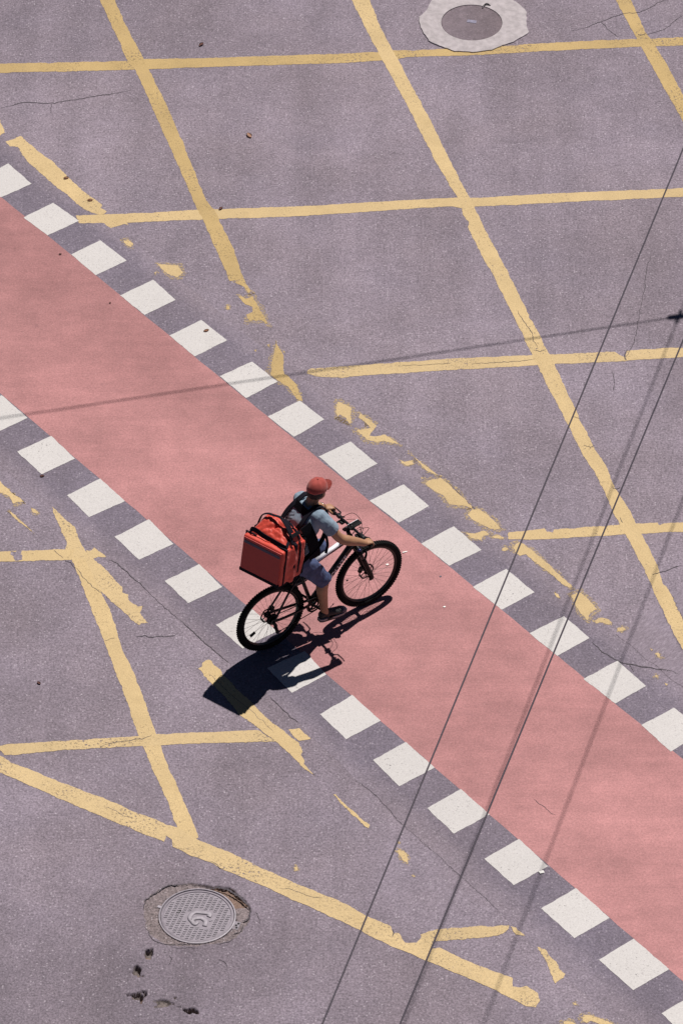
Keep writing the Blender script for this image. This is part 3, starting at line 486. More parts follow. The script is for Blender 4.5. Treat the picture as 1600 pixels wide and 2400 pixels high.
# ------------------------------------------------------------------ road
def rough_outline(pts, step=.03, amp=.006, freq=9., seed=0., chip=0.):
    out = []
    n = len(pts)
    for i in range(n):
        a = Vector((*pts[i], 0)); b = Vector((*pts[(i + 1) % n], 0))
        L = (b - a).length
        k = max(1, min(400, int(L / step)))
        d = (b - a).normalized() if L > 1e-6 else Vector((1, 0, 0))
        nn = Vector((-d.y, d.x, 0))
        for j in range(k):
            p = a + (b - a) * (j / k)
            q = noise.noise(Vector((p.x * freq, p.y * freq, seed))) + .6 * noise.noise(Vector((p.x * freq * 3.1, p.y * freq * 3.1, seed + 4))) + .55 * noise.noise(Vector((p.x * freq * 8., p.y * freq * 8., seed + 7)))
            dd = amp * q
            if chip:
                c = noise.noise(Vector((p.x * 7., p.y * 7., seed + 9)))
                if c > .45: dd -= 0
                dd += -chip * max(0, c - .42) * 3 * (1 if noise.noise(Vector((p.x * 30, p.y * 30, seed))) > -.2 else .4)
            out.append((p + nn * dd).to_2d())
    return out

def flat_mesh(name, polys, z, mat, parent=None, amp=.006, step=.03, chip=0., dz=.0003, seed=0.):
    bm = bmesh.new()
    for i, P in enumerate(polys):
        # consistent winding so chips cut inwards
        area = sum(P[k][0] * P[(k + 1) % len(P)][1] - P[(k + 1) % len(P)][0] * P[k][1] for k in range(len(P)))
        if area < 0: P = P[::-1]
        O = rough_outline(P, step, amp, seed=seed + i, chip=-chip)
        f = bm.faces.new([bm.verts.new((p[0], p[1], z + dz * i)) for p in O])
        f.normal_update()
        if f.normal.z < 0: f.normal_flip()
    bmesh.ops.triangulate(bm, faces=bm.faces[:], ngon_method='EAR_CLIP')
    me = bpy.data.meshes.new(name); bm.to_mesh(me); bm.free()
    return link(name, me, mat, parent)

# the road sheet, with the broken ground round the lower manhole as a fine relief in the same mesh
MX, MY, MR, _ = MH['low']
MR = .338
X0, X1, Y0, Y1 = -1.98, -.50, -6.78, -4.80
PITS = MH['pits']
BROKEN = [Vector(p) for p in MH['broken']]
bro_c = Vector((MX, MY))
bro_ang = sorted(((math.atan2(p.y - MY, p.x - MX), (p - bro_c).length) for p in BROKEN))
def broken_r(a):
    n = len(bro_ang)
    for i in range(n):
        a0, r0 = bro_ang[i]; a1, r1 = bro_ang[(i + 1) % n]
        if i == n - 1: a1 += 2 * PI
        aa = a if a >= bro_ang[0][0] else a + 2 * PI
        if a0 <= aa <= a1:
            t = (aa - a0) / max(1e-6, a1 - a0); return r0 + (r1 - r0) * t
    return bro_ang[0][1]
def relief(x, y):
    """depth below the road, and what the surface is made of there (0 road, 1 broken, 2 earth)"""
    d = 0.; k = 0
    p = Vector((x, y)); v = p - bro_c; r = v.length; a = math.atan2(v.y, v.x)
    if r < MR * 1.005:
        return .09, 1
    ro = broken_r(a) + .018 * noise.noise(Vector((x * 14, y * 14, 2))) + .01 * noise.noise(Vector((x * 40, y * 40, 5)))
    if r < ro:
        t = (ro - r) / max(.02, ro - MR)
        # deepest on the upper right where a bite of asphalt is gone, shallow elsewhere
        deep = .005 + .045 * max(0, math.cos(a - R(48))) ** 3 + .004 * max(0, math.cos(a - R(120)))
        edge = min(1, (ro - r) / .015)
        d = deep * edge * (1 - .55 * t) + .006 * noise.noise(Vector((x * 50, y * 50, 1))) * edge
        k = 1
        if abs(a - R(45)) < R(28) and d > .012: k = 2
    for i, (px, py, rx, ry) in enumerate(PITS):
        u = ((x - px) / (rx * 1.15), (y - py) / (ry * 1.05))
        q = math.hypot(*u) * 1.28 * (1 + .85 * noise.noise(Vector((x * 27, y * 27, i * 3.))))
        if q < 1:
            dd = .065 * (1 - q ** 3) ** .5 * (.5 if i == 3 else 1)
            if dd > d:
                d = dd
                k = 2 if (y < py - .1 * ry and i != 3) else 3  # grey for the flat pit; elsewhere shade painted into the upper half
    return d, k
def build_road():
    bm = bmesh.new()
    BIG = 260.
    nx = int((X1 - X0) / .008); ny = int((Y1 - Y0) / .008)
    grid = []
    kinds = {}
    for j in range(ny + 1):
        row = []
        for i in range(nx + 1):
            x = X0 + (X1 - X0) * i / nx; y = Y0 + (Y1 - Y0) * j / ny
            d, k = relief(x, y)
            v = bm.verts.new((x, y, -d)); kinds[v] = k
            row.append(v)
        grid.append(row)
    for j in range(ny):
        for i in range(nx):
            q = (grid[j][i], grid[j][i + 1], grid[j + 1][i + 1], grid[j + 1][i])
            f = bm.faces.new(q)
            ks = [kinds[v] for v in q]
            f.material_index = max(set(ks), key=ks.count)
            f.smooth = True
    # the surrounding sheet: four big quads meeting the fine grid edge vertices
    c = [bm.verts.new(p) for p in ((-BIG, -BIG, 0), (BIG, -BIG, 0), (BIG, BIG, 0), (-BIG, BIG, 0))]
    bm.faces.new([c[0], c[1]] + [grid[0][i] for i in range(nx, -1, -1)])
    bm.faces.new([c[1], c[2]] + [grid[j][nx] for j in range(ny, -1, -1)])
    bm.faces.new([c[2], c[3]] + [grid[ny][i] for i in range(0, nx + 1)])
    bm.faces.new([c[3], c[0]] + [grid[j][0] for j in range(0, ny + 1)])
    bmesh.ops.triangulate(bm, faces=[f for f in bm.faces if len(f.verts) > 4])
    for f in bm.faces:
        f.normal_update()
        if f.normal.z < 0: f.normal_flip()
    me = bpy.data.meshes.new('road'); bm.to_mesh(me); bm.free()
    o = link('road', me, [M_ROAD, M_SOIL, M_EARTH, M_DEEP])
    return tag(o, 'grey purple worn asphalt road surface', kind='structure')
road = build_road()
tag(flat_mesh('road_strip', [STRIP], .0008, M_STRIP, amp=.02, step=.12), 'darker asphalt strip along both sides of the red lane', kind='structure')
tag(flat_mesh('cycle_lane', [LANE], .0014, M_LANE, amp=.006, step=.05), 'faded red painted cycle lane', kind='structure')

# cracks in the road: thin dark ribbons, wandering, tapering at the ends
def crack(width, pts, i):
    P = spline([Vector((*p, 0)) for p in pts], 10)
    Q = []
    for k, p in enumerate(P):
        j = Vector((noise.noise(p * 18 + Vector((i, 0, 0))), noise.noise(p * 18 + Vector((0, i, 9))), 0)) * .012
        j += Vector((noise.noise(p * 60 + Vector((i, 3, 0))), noise.noise(p * 60 + Vector((5, i, 9))), 0)) * .008
        Q.append(p + j)
    bm = bmesh.new(); L = []
    n = len(Q)
    for k in range(n):
        t = (Q[min(k + 1, n - 1)] - Q[max(k - 1, 0)]).normalized(); s = Vector((-t.y, t.x, 0))
        wv = width * .36 * (.25 + .75 * min(1, k / n * 5, (n - 1 - k) / n * 5)) * (.7 + .6 * abs(noise.noise(Q[k] * 30 + Vector((i, i, i)))) * 1.6)
        L.append((bm.verts.new((Q[k] + s * wv).to_tuple()), bm.verts.new((Q[k] - s * wv).to_tuple())))
    for k in range(n - 1):
        bm.faces.new((L[k][0], L[k][1], L[k + 1][1], L[k + 1][0]))
    for v in bm.verts: v.co.z = .0036 + .00003 * (i % 7)
    for f in bm.faces:
        f.normal_update()
        if f.normal.z < 0: f.normal_flip()
    me = bpy.data.meshes.new('crack'); bm.to_mesh(me); bm.free()
    return link('crack', me, M_SEAM if width < .0065 and len(pts) > 3 else M_CRACK, road)
for i, (wd, pts) in enumerate(CRACKS):
    crack(wd, pts, i)

# ------------------------------------------------------------------ painted markings
YL = {
 'H1': ('yellow_line', 'dirty yellow cross line running under the edge of the pale concrete manhole ring', M_YELD),
 'H2': ('yellow_line', 'yellow cross line that starts at a white square of the far row', M_YEL),
 'H3': ('yellow_line', 'cracked yellow cross line that the shadow of the span wire runs into', M_YELP),
 'H4': ('yellow_line', 'yellow cross line with nibbled upper edge, at right level with the front bicycle wheel', M_YEL),
 'D1': ('yellow_line', 'yellow diagonal line crumbling into flakes near the far row of white squares', M_YELD),
 'D2': ('yellow_line', 'longest yellow diagonal line, passing under both overhead wires', M_YEL),
 'D3': ('yellow_line', 'short yellow diagonal line in the top right corner, right of the concrete manhole ring', M_YELD),
 'E': ('yellow_dash', 'thick isolated yellow dash with brown leaf bits, above the far row squares', M_YEL),
 'E0': ('yellow_dash', 'yellow paint stub cut off by the left edge, above the thick yellow dash', M_YEL),
 'M': ('worn_yellow_line', 'flaked remains of an old yellow line alongside the far row of white squares', M_YEL),
 'A': ('worn_yellow_line', 'yellow paint scraps at the left edge, below the near row of white squares', M_YEL),
 'F': ('yellow_dash', 'frayed yellow dash crossing the top of the lower left diagonal line', M_YELP),
 'D4': ('yellow_line', 'yellow diagonal line at lower left that joins the wide line above the iron manhole', M_YEL),
 'H5': ('yellow_line', 'short yellow cross line with a grey smear at the left edge, beside the frayed dash', M_YEL),
 'H6': ('yellow_line', 'speckled yellow cross line broken by a crack, at lower left above the wide line', M_YELP),
 'G': ('yellow_dash', 'ragged yellow dash lying partly in the shadow of the delivery bag', M_YEL),
 'T': ('yellow_sliver', 'thin straight sliver of yellow paint below the near row of white squares', M_YEL),
 'T2': ('yellow_flakes', 'few small yellow paint flakes beside the left overhead wire', M_YEL),
 'I': ('wide_yellow_line', 'widest yellow line, slanting above the iron manhole to a rounded end', M_YELP),
 'J': ('yellow_line', 'short cracked yellow branch rising to the right from the wide slanting line', M_YELP),
 'K': ('yellow_flakes', 'ragged yellow paint patch right of the cracked branch line', M_YELP),
 'Lb': ('yellow_flakes', 'yellow paint crumbs at the bottom edge near the last white squares', M_YEL),
}
for i, (k, polys) in enumerate(YELLOW.items()):
    nm, lab, mt = YL[k]
    big = k in ('H1', 'H2', 'H3', 'H4', 'D1', 'D2', 'D3', 'D4', 'H5', 'H6', 'I')
    z = .0018 + .00005 * i
    kw = dict(amp=.009 if big else .011, step=.018 if big else .010, chip=.010 if big else .006)
    if len(polys) == 1:
        tag(flat_mesh(nm, polys, z, mt, seed=i * 3.7, **kw), lab, 'road marking')
    else:
        t = thing(nm, (polys[0][0][0], polys[0][0][1], z), 0, lab, 'road marking')
        for j, P in enumerate(polys):
            Q = [(p[0] - polys[0][0][0], p[1] - polys[0][0][1]) for p in P]
            if nm == 'yellow_line' and k == 'H5' and j == 1:
                flat_mesh('grey_smear', [Q], .00006, M_STRIP, t, amp=.02, step=.012, seed=3.); continue
            flat_mesh('stripe' if j == 0 and nm != 'worn_yellow_line' and nm != 'yellow_flakes' else 'paint_flake', [Q], .00002 * j, mt, t, seed=i * 3.7 + j, **kw)
            if k in ('M', 'A', 'K', 'Lb', 'T2') or (k in ('D1', 'H4') and j > 0):
                cx_ = sum(p[0] for p in Q) / len(Q); cy_ = sum(p[1] for p in Q) / len(Q)
                G = []
                for p in Q:
                    v = Vector((p[0] - cx_, p[1] - cy_)); G.append(tuple(Vector((cx_, cy_)) + v * (1 + min(.5, .045 / max(.01, v.length)))))
                flat_mesh('paint_trace', [G], -.00002, M_GHOST, t, amp=.03, step=.012, seed=i + j * 2.2)

ORD = ['first', 'second', 'third', 'fourth', 'fifth', 'sixth', 'seventh', 'eighth', 'ninth', 'tenth', 'eleventh', 'twelfth', 'thirteenth', 'fourteenth']
U_LAB = {0: 'white square cut off by the left edge, top of the far row', 1: 'white square touching the end of a yellow cross line, far row',
 4: 'white square with a brown leaf lying on it, far row', 5: 'white square crossed by the shadow of the span wire, far row',
 7: 'white square just above the cyclist and cap, far row', 10: 'white square of the far row under the left overhead wire', 11: 'white square of the far row under the right overhead wire',
 13: 'white square cut off by the right edge, far row'}
V_LAB = {0: 'white square cut off by the left edge, top of the near row', 5: 'white square behind the rear bicycle wheel, near row',
 6: 'white square with the arm shadow of the cyclist across it, near row', 7: 'white square next below the one in the shadow of the cyclist, near row',
 9: 'white square with its right corner under the right overhead wire, near row', 13: 'white square cut off at the bottom right corner, last of the near row'}
for row, data, labs, word in (('far', UPPER, U_LAB, 'far'), ('near', LOWER, V_LAB, 'near')):
    for i, q in enumerate(data):
        o = flat_mesh('white_square', [q], .0032, M_WHITE, amp=.005, step=.02, seed=i * 2.1 + (50 if row == 'far' else 0), chip=.002)
        lab = labs.get(i) or f'white square on {word} side of red lane, {ORD[i]} of its row from top left'
        tag(o, lab, 'road marking', f'white squares along the {word} side of the red lane')

# ------------------------------------------------------------------ manholes
t = thing('manhole_cover', (MX, MY, 0), 0, 'grey cast iron manhole cover with raised letter, set in broken asphalt', 'manhole cover')
mb = MB()   # frame ring: a square-section ring
rings = []
for k in range(72):
    a = 2 * PI * k / 72
    rings.append([Vector((math.cos(a) * r, math.sin(a) * r, z)) for r, z in ((MR * 1.0, -.05), (MR * 1.0, .004), (MR * .965, .006), (MR * .955, -.004), (MR * .955, -.05))])
mb.loft(rings, closed=True)
fr = mb.done('frame', M_IRON_E, t, angle=35)
ex, ey = MH['ear'][0] - MX, MH['ear'][1] - MY
mb = MB(); a = math.atan2(ey, ex); rot = Matrix.Rotation(a, 3, 'Z')
mb.box(Vector((math.cos(a), math.sin(a), 0)) * (MR * 1.03) + Vector((0, 0, -.006)), (.045, .03, .02), rot, .004)
mb.done('lifting_lug', M_IRON_E, t)
hx, hy = MH['hinge'][0] - MX, MH['hinge'][1] - MY
a = math.atan2(hy, hx); rot = Matrix.Rotation(a, 3, 'Z')
mb = MB(); mb.box(Vector((math.cos(a), math.sin(a), 0)) * (MR * 1.06) + Vector((0, 0, -.012)), (.06, .10, .02), rot, .005)
hg = mb.done('hinge', M_IRON, t)
mb = MB()
for dy in (-.026, .0, .026):
    mb.cyl(rot @ Vector((0 + abs(dy) * .5, dy, -.02)) + Vector((math.cos(a), math.sin(a), 0)) * (MR * 1.06), rot @ Vector((abs(dy) * .5, dy, .0)) + Vector((math.cos(a), math.sin(a), 0)) * (MR * 1.06), .011, 8)
mb.done('hinge_hole', M_HOLE, hg)
mb = MB()   # the lid with a rolled rim
prof = ((MR * .945, -.05), (MR * .945, -.003), (MR * .915, .003), (MR * .885, .003), (MR * .872, -.004), (.001, -.004))
rings = [[Vector((math.cos(2 * PI * k / 72) * r, math.sin(2 * PI * k / 72) * r, z)) for k in range(72)] for r, z in prof]
mb.loft(rings, caps=False)
lid = mb.done('lid', M_IRON, t, angle=35)
GL = MH['glyph']
gseg = [[Vector((p[0] - MX, p[1] - MY)) for p in g] for g in GL]
def glyph_dist(p):
    return min((p - (g[i] + (g[i + 1] - g[i]) * max(0, min(1, (p - g[i]).dot(g[i + 1] - g[i]) / max(1e-9, (g[i + 1] - g[i]).length_squared))))).length for g in gseg for i in range(len(g) - 1))
mb = MB()
ang = R(72)     # columns lean slightly
cx = Vector((math.cos(ang), math.sin(ang))); px_ = Vector((cx.y, -cx.x))
for ci in range(-7, 8):
    for ri in range(-13, 14):
        p = px_ * ci * .0435 + cx * (ri * .0235 + (.008 if ci % 2 else 0))
        if p.length > MR * .84 or glyph_dist(p) < .045: continue
        mb.box(Vector((p.x, p.y, -.001)), (.030, .0105, .007), Matrix.Rotation(R(18 if (ri % 2) else 8), 3, 'Z'), .002, 1)
mb.done('tread_pattern', M_IRON_E, lid)
mb = MB()
for g in gseg:
    pts = [Vector((p.x, p.y, -.001)) for p in spline([Vector((q.x, q.y, 0)) for q in g], 5)]
    pts = [Vector((p.x, p.y, .000)) for p in pts]
    mb.tube(pts, [(.021, .0045)] * len(pts), 8, up=(0, 0, 1), square=3)
mb.done('raised_letter', M_IRON_E, lid, smooth=True)
sx_, sy_ = MH['slot'][0] - MX, MH['slot'][1] - MY
mb = MB(); mb.tube([(sx_ - .012, sy_ - .02, -.0035), (sx_ + .012, sy_ + .022, -.0035)], [(.014, .006)] * 2, 8)
mb.done('lifting_slot', M_HOLE, lid)

TX, TY, TRa, TRb = MH['top']
TR = .32
t = thing('manhole_cover', (TX, TY, 0), 0, 'dark round manhole cover in a pale rough concrete ring, at the top', 'manhole cover')
bm = bmesh.new()
outer = rough_outline([(p[0] - TX, p[1] - TY) for p in MH['ring_top']], .03, .012, 8., 3.)
n = len(outer)
angs = [math.atan2(p.y, p.x) for p in outer]
vo = [bm.verts.new((p.x, p.y, .0128)) for p in outer]
vb = [bm.verts.new((p.x, p.y, -.05)) for p in outer]
vi = [bm.verts.new((math.cos(a) * TR * 1.01, math.sin(a) * TR * 1.01, .0145)) for a in angs]
vj = [bm.verts.new((math.cos(a) * TR * 1.01, math.sin(a) * TR * 1.01, -.05)) for a in angs]
for k in range(n):
    m_ = (k + 1) % n
    for A, B in ((vb, vo), (vo, vi), (vi, vj)):
        bm.faces.new((A[k], A[m_], B[m_], B[k]))
bmesh.ops.recalc_face_normals(bm, faces=bm.faces[:])
me = bpy.data.meshes.new('concrete_ring'); bm.to_mesh(me); bm.free()
link('concrete_ring', me, M_CONC, t)
mb = MB()
prof = ((TR, -.05), (TR, .006), (TR * .985, .0105), (TR * .5, .0105), (.002, .0112))
mb.loft([[Vector((math.cos(2 * PI * k / 64) * r, math.sin(2 * PI * k / 64) * r, z)) for k in range(64)] for r, z in prof], caps=False)
lid = mb.done('lid', M_LIDTOP, t, angle=40)
mb = MB()
mb.box((0, .02, .012), (.10, .05, .006), Matrix.Rotation(R(-12), 3, 'Z'), .002)
mb.done('worn_plate', plain('bluish_worn_iron', (.19, .18, .25), .6, .2, var=.3, vscale=40), lid)
hx, hy = MH['hook'][0] - TX, MH['hook'][1] - TY
hk = spline([(hx - .045, hy - .06, .010), (hx - .025, hy - .015, .022), (hx + .005, hy + .005, .028), (hx + .04, hy - .012, .012)], 6)
mb = MB(); mb.tube(hk, .008, 8); mb.done('hook', M_DARKSTEEL, lid, smooth=True)

# ------------------------------------------------------------------ leaves and scraps
LEAF_LAB = {'leaf_brown_large': ('large curled tan leaf alone on the grey asphalt above centre', M_LEAF3), 'leaf_red': ('small reddish leaf on the asphalt just below the topmost wide gap, left of centre', M_LEAF2),
 'leaf_dark': ('small brown leaf beside the crossing of the second yellow cross line', M_LEAF2), 'leaf_sq': ('brown leaf lying on a white square', M_LEAF),
 'leaf_low': ('dark reddish leaf just below a white square of the near row at left', M_LEAF2), 'leaf_left': ('dark curled leaf on the asphalt left of the lower left diagonal line', M_LEAF2),
 'leaf_dash': ('upper brown leaf stuck on the thick yellow dash', M_LEAF), 'leaf_dash2': ('lower brown leaf at the end of the thick yellow dash', M_LEAF),
 'leaf_lane': ('dark leaf crumb on the red lane edge near the second white square', M_LEAF2), 'leaf_lane2': ('dark crumb on the red lane between far row squares', M_LEAF2)}
LEAF_LAB['leaf_red'] = ('small reddish leaf near the top, above the dirty yellow cross line', M_LEAF2)
def leaf(name, loc, size, mat, lab):
    bm = bmesh.new()
    rz = random.uniform(0, 6.28)
    rows = []
    for i in range(9):
        u = i / 8 - .5
        wv = .27 * math.cos(u * PI) ** .7 if abs(u) < .5 else 0.02
        row = []
        for j in range(5):
            v = j / 4 - .5
            x = u * size; y = v * 2 * wv * size * (1 + .15 * noise.noise(Vector((u * 6, v * 4, size * 90))))
            z = .30 * size * (abs(v) * 1.5) ** 1.5 * (wv / .27) * .5 + .22 * size * u * u + .05 * size * noise.noise(Vector((x * 90, y * 90, 1)))
            row.append(Vector((x, y, max(0, z) + .003)).copy())
        rows.append(row)
    M = Matrix.Rotation(rz, 3, 'Z')
    vv = [[bm.verts.new(M @ p) for p in r] for r in rows]
    for i in range(8):
        for j in range(4):
            bm.faces.new((vv[i][j], vv[i + 1][j], vv[i + 1][j + 1], vv[i][j + 1]))
    bmesh.ops.solidify(bm, geom=bm.faces[:], thickness=.0012)
    me = bpy.data.meshes.new(name); bm.to_mesh(me); bm.free()
    o = link(name, me, mat, None, True)
    o.location = (loc[0], loc[1], .0056)
    return tag(o, lab, 'leaf')
for k, loc, size in LEAVES:
    leaf('fallen_leaf', loc, size * 1.2, LEAF_LAB[k][1], LEAF_LAB[k][0])
LIT = [('white scrap of litter beside a white square of the near row at right', .045), ('thin white paper scrap right of the front bicycle wheel on the red lane', .05), ('tiny white crumb seen between the front wheel spokes', .025), ('tiny pale crumb on the red lane right of the front wheel shadow', .022), ('small bluish crumb on the red lane right of the front wheel', .02)]
for (loc, (lab, s)) in zip(LITTER, LIT):
    mb = MB()
    mb.box((0, 0, s * .06), (s, s * (.22 if 'thin' in lab else .7), s * .1), Matrix.Rotation(R(25), 3, 'Z') @ Matrix.Rotation(R(6), 3, 'Y'), s * .06, 2)
    o = mb.done('paper_scrap' if s > .03 else 'litter_crumb', M_PAPER if 'bluish' not in lab else M_SHOE_T, smooth=True)
    o.location = (loc[0], loc[1], .0052)
    tag(o, lab, 'litter')

# ------------------------------------------------------------------ overhead wires
for k, lab in (('A', 'left of the two dark overhead wires slanting across the right half'), ('B', 'right of the two dark overhead wires, nearer the right edge')):
    a, b = (Vector(p) for p in CABLES[k])
    d = (b - a)
    pts = [a - Vector((d.x, d.y, 0)) * 1.5 + Vector((0, 0, .3)), a - Vector((d.x, d.y, 0)) * .6 - Vector((0, 0, d.z)) * .45, a, a + d * .25, a + d * .5, a + d * .75, b, a + d * 1.13, a + Vector((d.x, d.y, 0)) * 2.6 + Vector((0, 0, d.z * 1.3))]
    mb = MB(); mb.tube(pts, .0066, 8)
    o = mb.done('overhead_wire', M_WIRE, smooth=True)
    tag(o, lab, 'wire', 'pair of overhead wires')
t = thing('span_wire', CABLES['clamp'], 0, 'overhead cross wire just outside the frame, seen by its long shadow over the lane', 'wire')
cl = Vector(CABLES['clamp'])
mb = MB(); mb.tube([Vector(CABLES['span'][0]) - cl, Vector(CABLES['span'][1]) - cl], .0085, 8); mb.done('wire', M_WIRE, t)
mb = MB()
dA = (Vector(CABLES['A'][1]) - Vector(CABLES['A'][0])).normalized()
sp_d = (Vector(CABLES['span'][1]) - Vector(CABLES['span'][0])).normalized()
mb.box((0, 0, 0), (.22, .06, .07), Matrix.Rotation(math.atan2(sp_d.y, sp_d.x), 3, 'Z'), .012)
mb.tube([dA * -.10, dA * .10], [.02, .02], 10)
mb.done('wire_clamp', M_DARKSTEEL, t)
# ------------------------------------------------------------------ bicycle (local axes: x forward, y left, z up; origin at the rear tyre contact)
BX, BY, HEAD = -.653, -1.907, R(33.86)
Mbike = Matrix.Translation((BX, BY, .0045)) @ Matrix.Rotation(HEAD, 4, 'Z')
bike = thing('bicycle', Mbike.translation, HEAD, 'black mountain bike with pale top tube and down tube lettering, ridden along the red lane', 'bicycle')
WB, WR = 1.089, .365
BBp = V3(.445, 0, .335); HUB = V3(0, 0, WR); FH = V3(WB, 0, WR)
ST_T = V3(.318, 0, .775); HT_T = V3(.872, 0, .945); HT_B = V3(.927, 0, .800)
def wheel(cx, front):
    c = V3(cx, 0, WR)
    root_name = 'wheel'
    mb = MB()   # rim is the wheel's own mesh, tyre, spokes, hub, rotor are its pieces
    rr = []
    for k in range(72):
        a = 2 * PI * k / 72; u = V3(math.cos(a), 0, math.sin(a))
        rr.append([c + u * r + V3(0, y, 0) for r, y in ((.312, -.012), (.312, .012), (.300, .014), (.286, .006), (.286, -.006), (.300, -.014))])
    mb.loft(rr, closed=True)
    wo = mb.done(root_name, M_GLOSS, bike, angle=30)
    mb = MB()
    rr = []
    for k in range(96):
        a = 2 * PI * k / 96; u = V3(math.cos(a), 0, math.sin(a))
        rr.append([c + u * (.333 + .0285 * math.cos(b)) + V3(0, .0275 * math.sin(b), 0) for b in [2 * PI * j / 14 for j in range(14)]])
    mb.loft(rr, closed=True)
    for k in range(84):     # knobs
        a = 2 * PI * k / 84
        for j, y in enumerate((-.021, -.008, .008, .021)):
            aa = a + (.5 * 2 * PI / 84 if j in (1, 2) else 0)
            u = V3(math.cos(aa), 0, math.sin(aa)); r = .3605 if j in (1, 2) else .350
            mb.box(c + u * r + V3(0, y, 0), (.008, .009, .013), Matrix.Rotation(-aa, 3, 'Y'))
    mb.done('tyre', M_RUBBER, wo, angle=40)
    mb = MB()
    for k in range(32):
        a = 2 * PI * k / 32
        s = 1 if k % 2 else -1
        b = a + (R(32) if (k // 2) % 2 else -R(32))
        mb.cyl(c + V3(math.cos(b) * .026, s * .028, math.sin(b) * .026), c + V3(math.cos(a) * .290, 0, math.sin(a) * .290), .0013, 5)
    mb.done('spokes', M_SPOKE, wo)
    mb = MB()
    mb.tube([c + V3(0, -.055, 0), c + V3(0, -.034, 0), c + V3(0, -.03, 0), c + V3(0, -.024, 0), c + V3(0, .024, 0), c + V3(0, .03, 0), c + V3(0, .034, 0), c + V3(0, .055, 0)], [.010, .012, .030, .018, .018, .030, .012, .010], 16)
    mb.done('hub', M_BLACK, wo, angle=40)
    mb = MB()   # brake rotor: ring plus spider arms
    y = .038
    rr = []
    for k in range(48):
        a = 2 * PI * k / 48; u = V3(math.cos(a), 0, math.sin(a)); wv = .003 * math.cos(6 * a)
        rr.append([c + u * r + V3(0, yy, 0) for r, yy in ((.082 + wv, y - .001), (.082 + wv, y + .001), (.066 + wv, y + .001), (.066 + wv, y - .001))])
    mb.loft(rr, closed=True)
    for k in range(6):
        a = 2 * PI * k / 6; a2 = a + .5
        mb.cyl(c + V3(math.cos(a) * .02, y, math.sin(a) * .02), c + V3(math.cos(a2) * .068, y, math.sin(a2) * .068), .004, 6)
    mb.done('brake_rotor', M_DARKSTEEL, wo, angle=30)
    if not front:
        mb = MB()
        for j in range(8):
            r = .062 - j * .0052; y = -.026 - j * .0038
            ring = []
            teeth = 36
            for s in (0, 1):
                ring.append([c + V3(math.cos(2 * PI * k / teeth) * (r if k % 2 else r - .005), y - s * .002, math.sin(2 * PI * k / teeth) * (r if k % 2 else r - .005)) for k in range(teeth)])
            mb.loft(ring)
        mb.done('cassette', M_DARKSTEEL, wo)
        mb = MB()
        a = R(208); p = c + V3(math.cos(a) * .225, -.008, math.sin(a) * .225)
        mb.box(p, (.060, .012, .030), Matrix.Rotation(-a, 3, 'Y'), .004)
        mb.done('spoke_reflector', M_PLASTIC, wo)
        mb = MB(); a = R(292); p = c + V3(math.cos(a) * .235, -.010, math.sin(a) * .235)
        mb.box(p, (.018, .01, .05), Matrix.Rotation(-a, 3, 'Y'), .003); mb.done('spoke_reflector', M_REFL, wo)
    else:
        mb = MB(); a = R(170); p = c + V3(math.cos(a) * .25, -.010, math.sin(a) * .25)
        mb.box(p, (.02, .008, .012), None, .002); mb.done('valve', M_PLASTIC, wo)
    return wo
wheel(0, False); wheel(WB, True)
# frame
mb = MB()
dt = (HT_B + (HT_T - HT_B) * .22 - BBp)
mb.tube([BBp, BBp + dt * .2, BBp + dt * .85, BBp + dt], [(.034, .027), (.032, .026), (.032, .026), (.036, .024)], 16, up=(0, 1, 0), square=3.2)
mb.tube([ST_T + V3(.01, 0, -.03), (ST_T + V3(.01, 0, -.03) + HT_T - V3(-.012, 0, .03)) * .5 + V3(0, 0, .003), HT_T - V3(-.012, 0, .03)], [(.018, .02), (.021, .023), (.024, .03)], 14, up=(0, 0, 1), square=2.6)
mb.tube([BBp, ST_T], [.0185, .0175], 12)
mb.tube([HT_B, HT_T], [.029, .025], 14)
mb.tube([BBp + V3(0, -.042, 0), BBp + V3(0, .042, 0)], [.025, .025], 14)
for s in (-1, 1):
    mb.tube(spline([ST_T + V3(.0, s * .018, -.04), V3(.17, s * .045, .60), V3(.04, s * .062, .415), V3(.0, s * .064, WR)], 5), .0105, 8)
    mb.tube(spline([BBp + V3(-.02, s * .03, 0), V3(.25, s * .052, .34), V3(.08, s * .063, .352), V3(0, s * .064, WR)], 5), [(.011, .015)] * 16, 8)
    mb.box(V3(-.006, s * .064, WR - .004), (.045, .008, .05), None, .003)
mb.tube([V3(.30, -.018, .70), V3(.30, .018, .70)], [.008, .008], 8)
frame = mb.done('frame', M_GLOSS, bike, smooth=True)
mb = MB()   # pale panel on the top of the top tube
tt = HT_T - V3(-.012, 0, .03) - (ST_T + V3(.01, 0, -.03))
A0 = ST_T + V3(.01, 0, -.03)
mb.tube([A0 + tt * .28 + V3(0, 0, .012), A0 + tt * .55 + V3(0, 0, .0135), A0 + tt * .86 + V3(0, 0, .0165)], [(.0225, .0165)] * 3, 12, square=2.6)
mb.done('pale_panel', M_FRAME_W, frame, smooth=True)
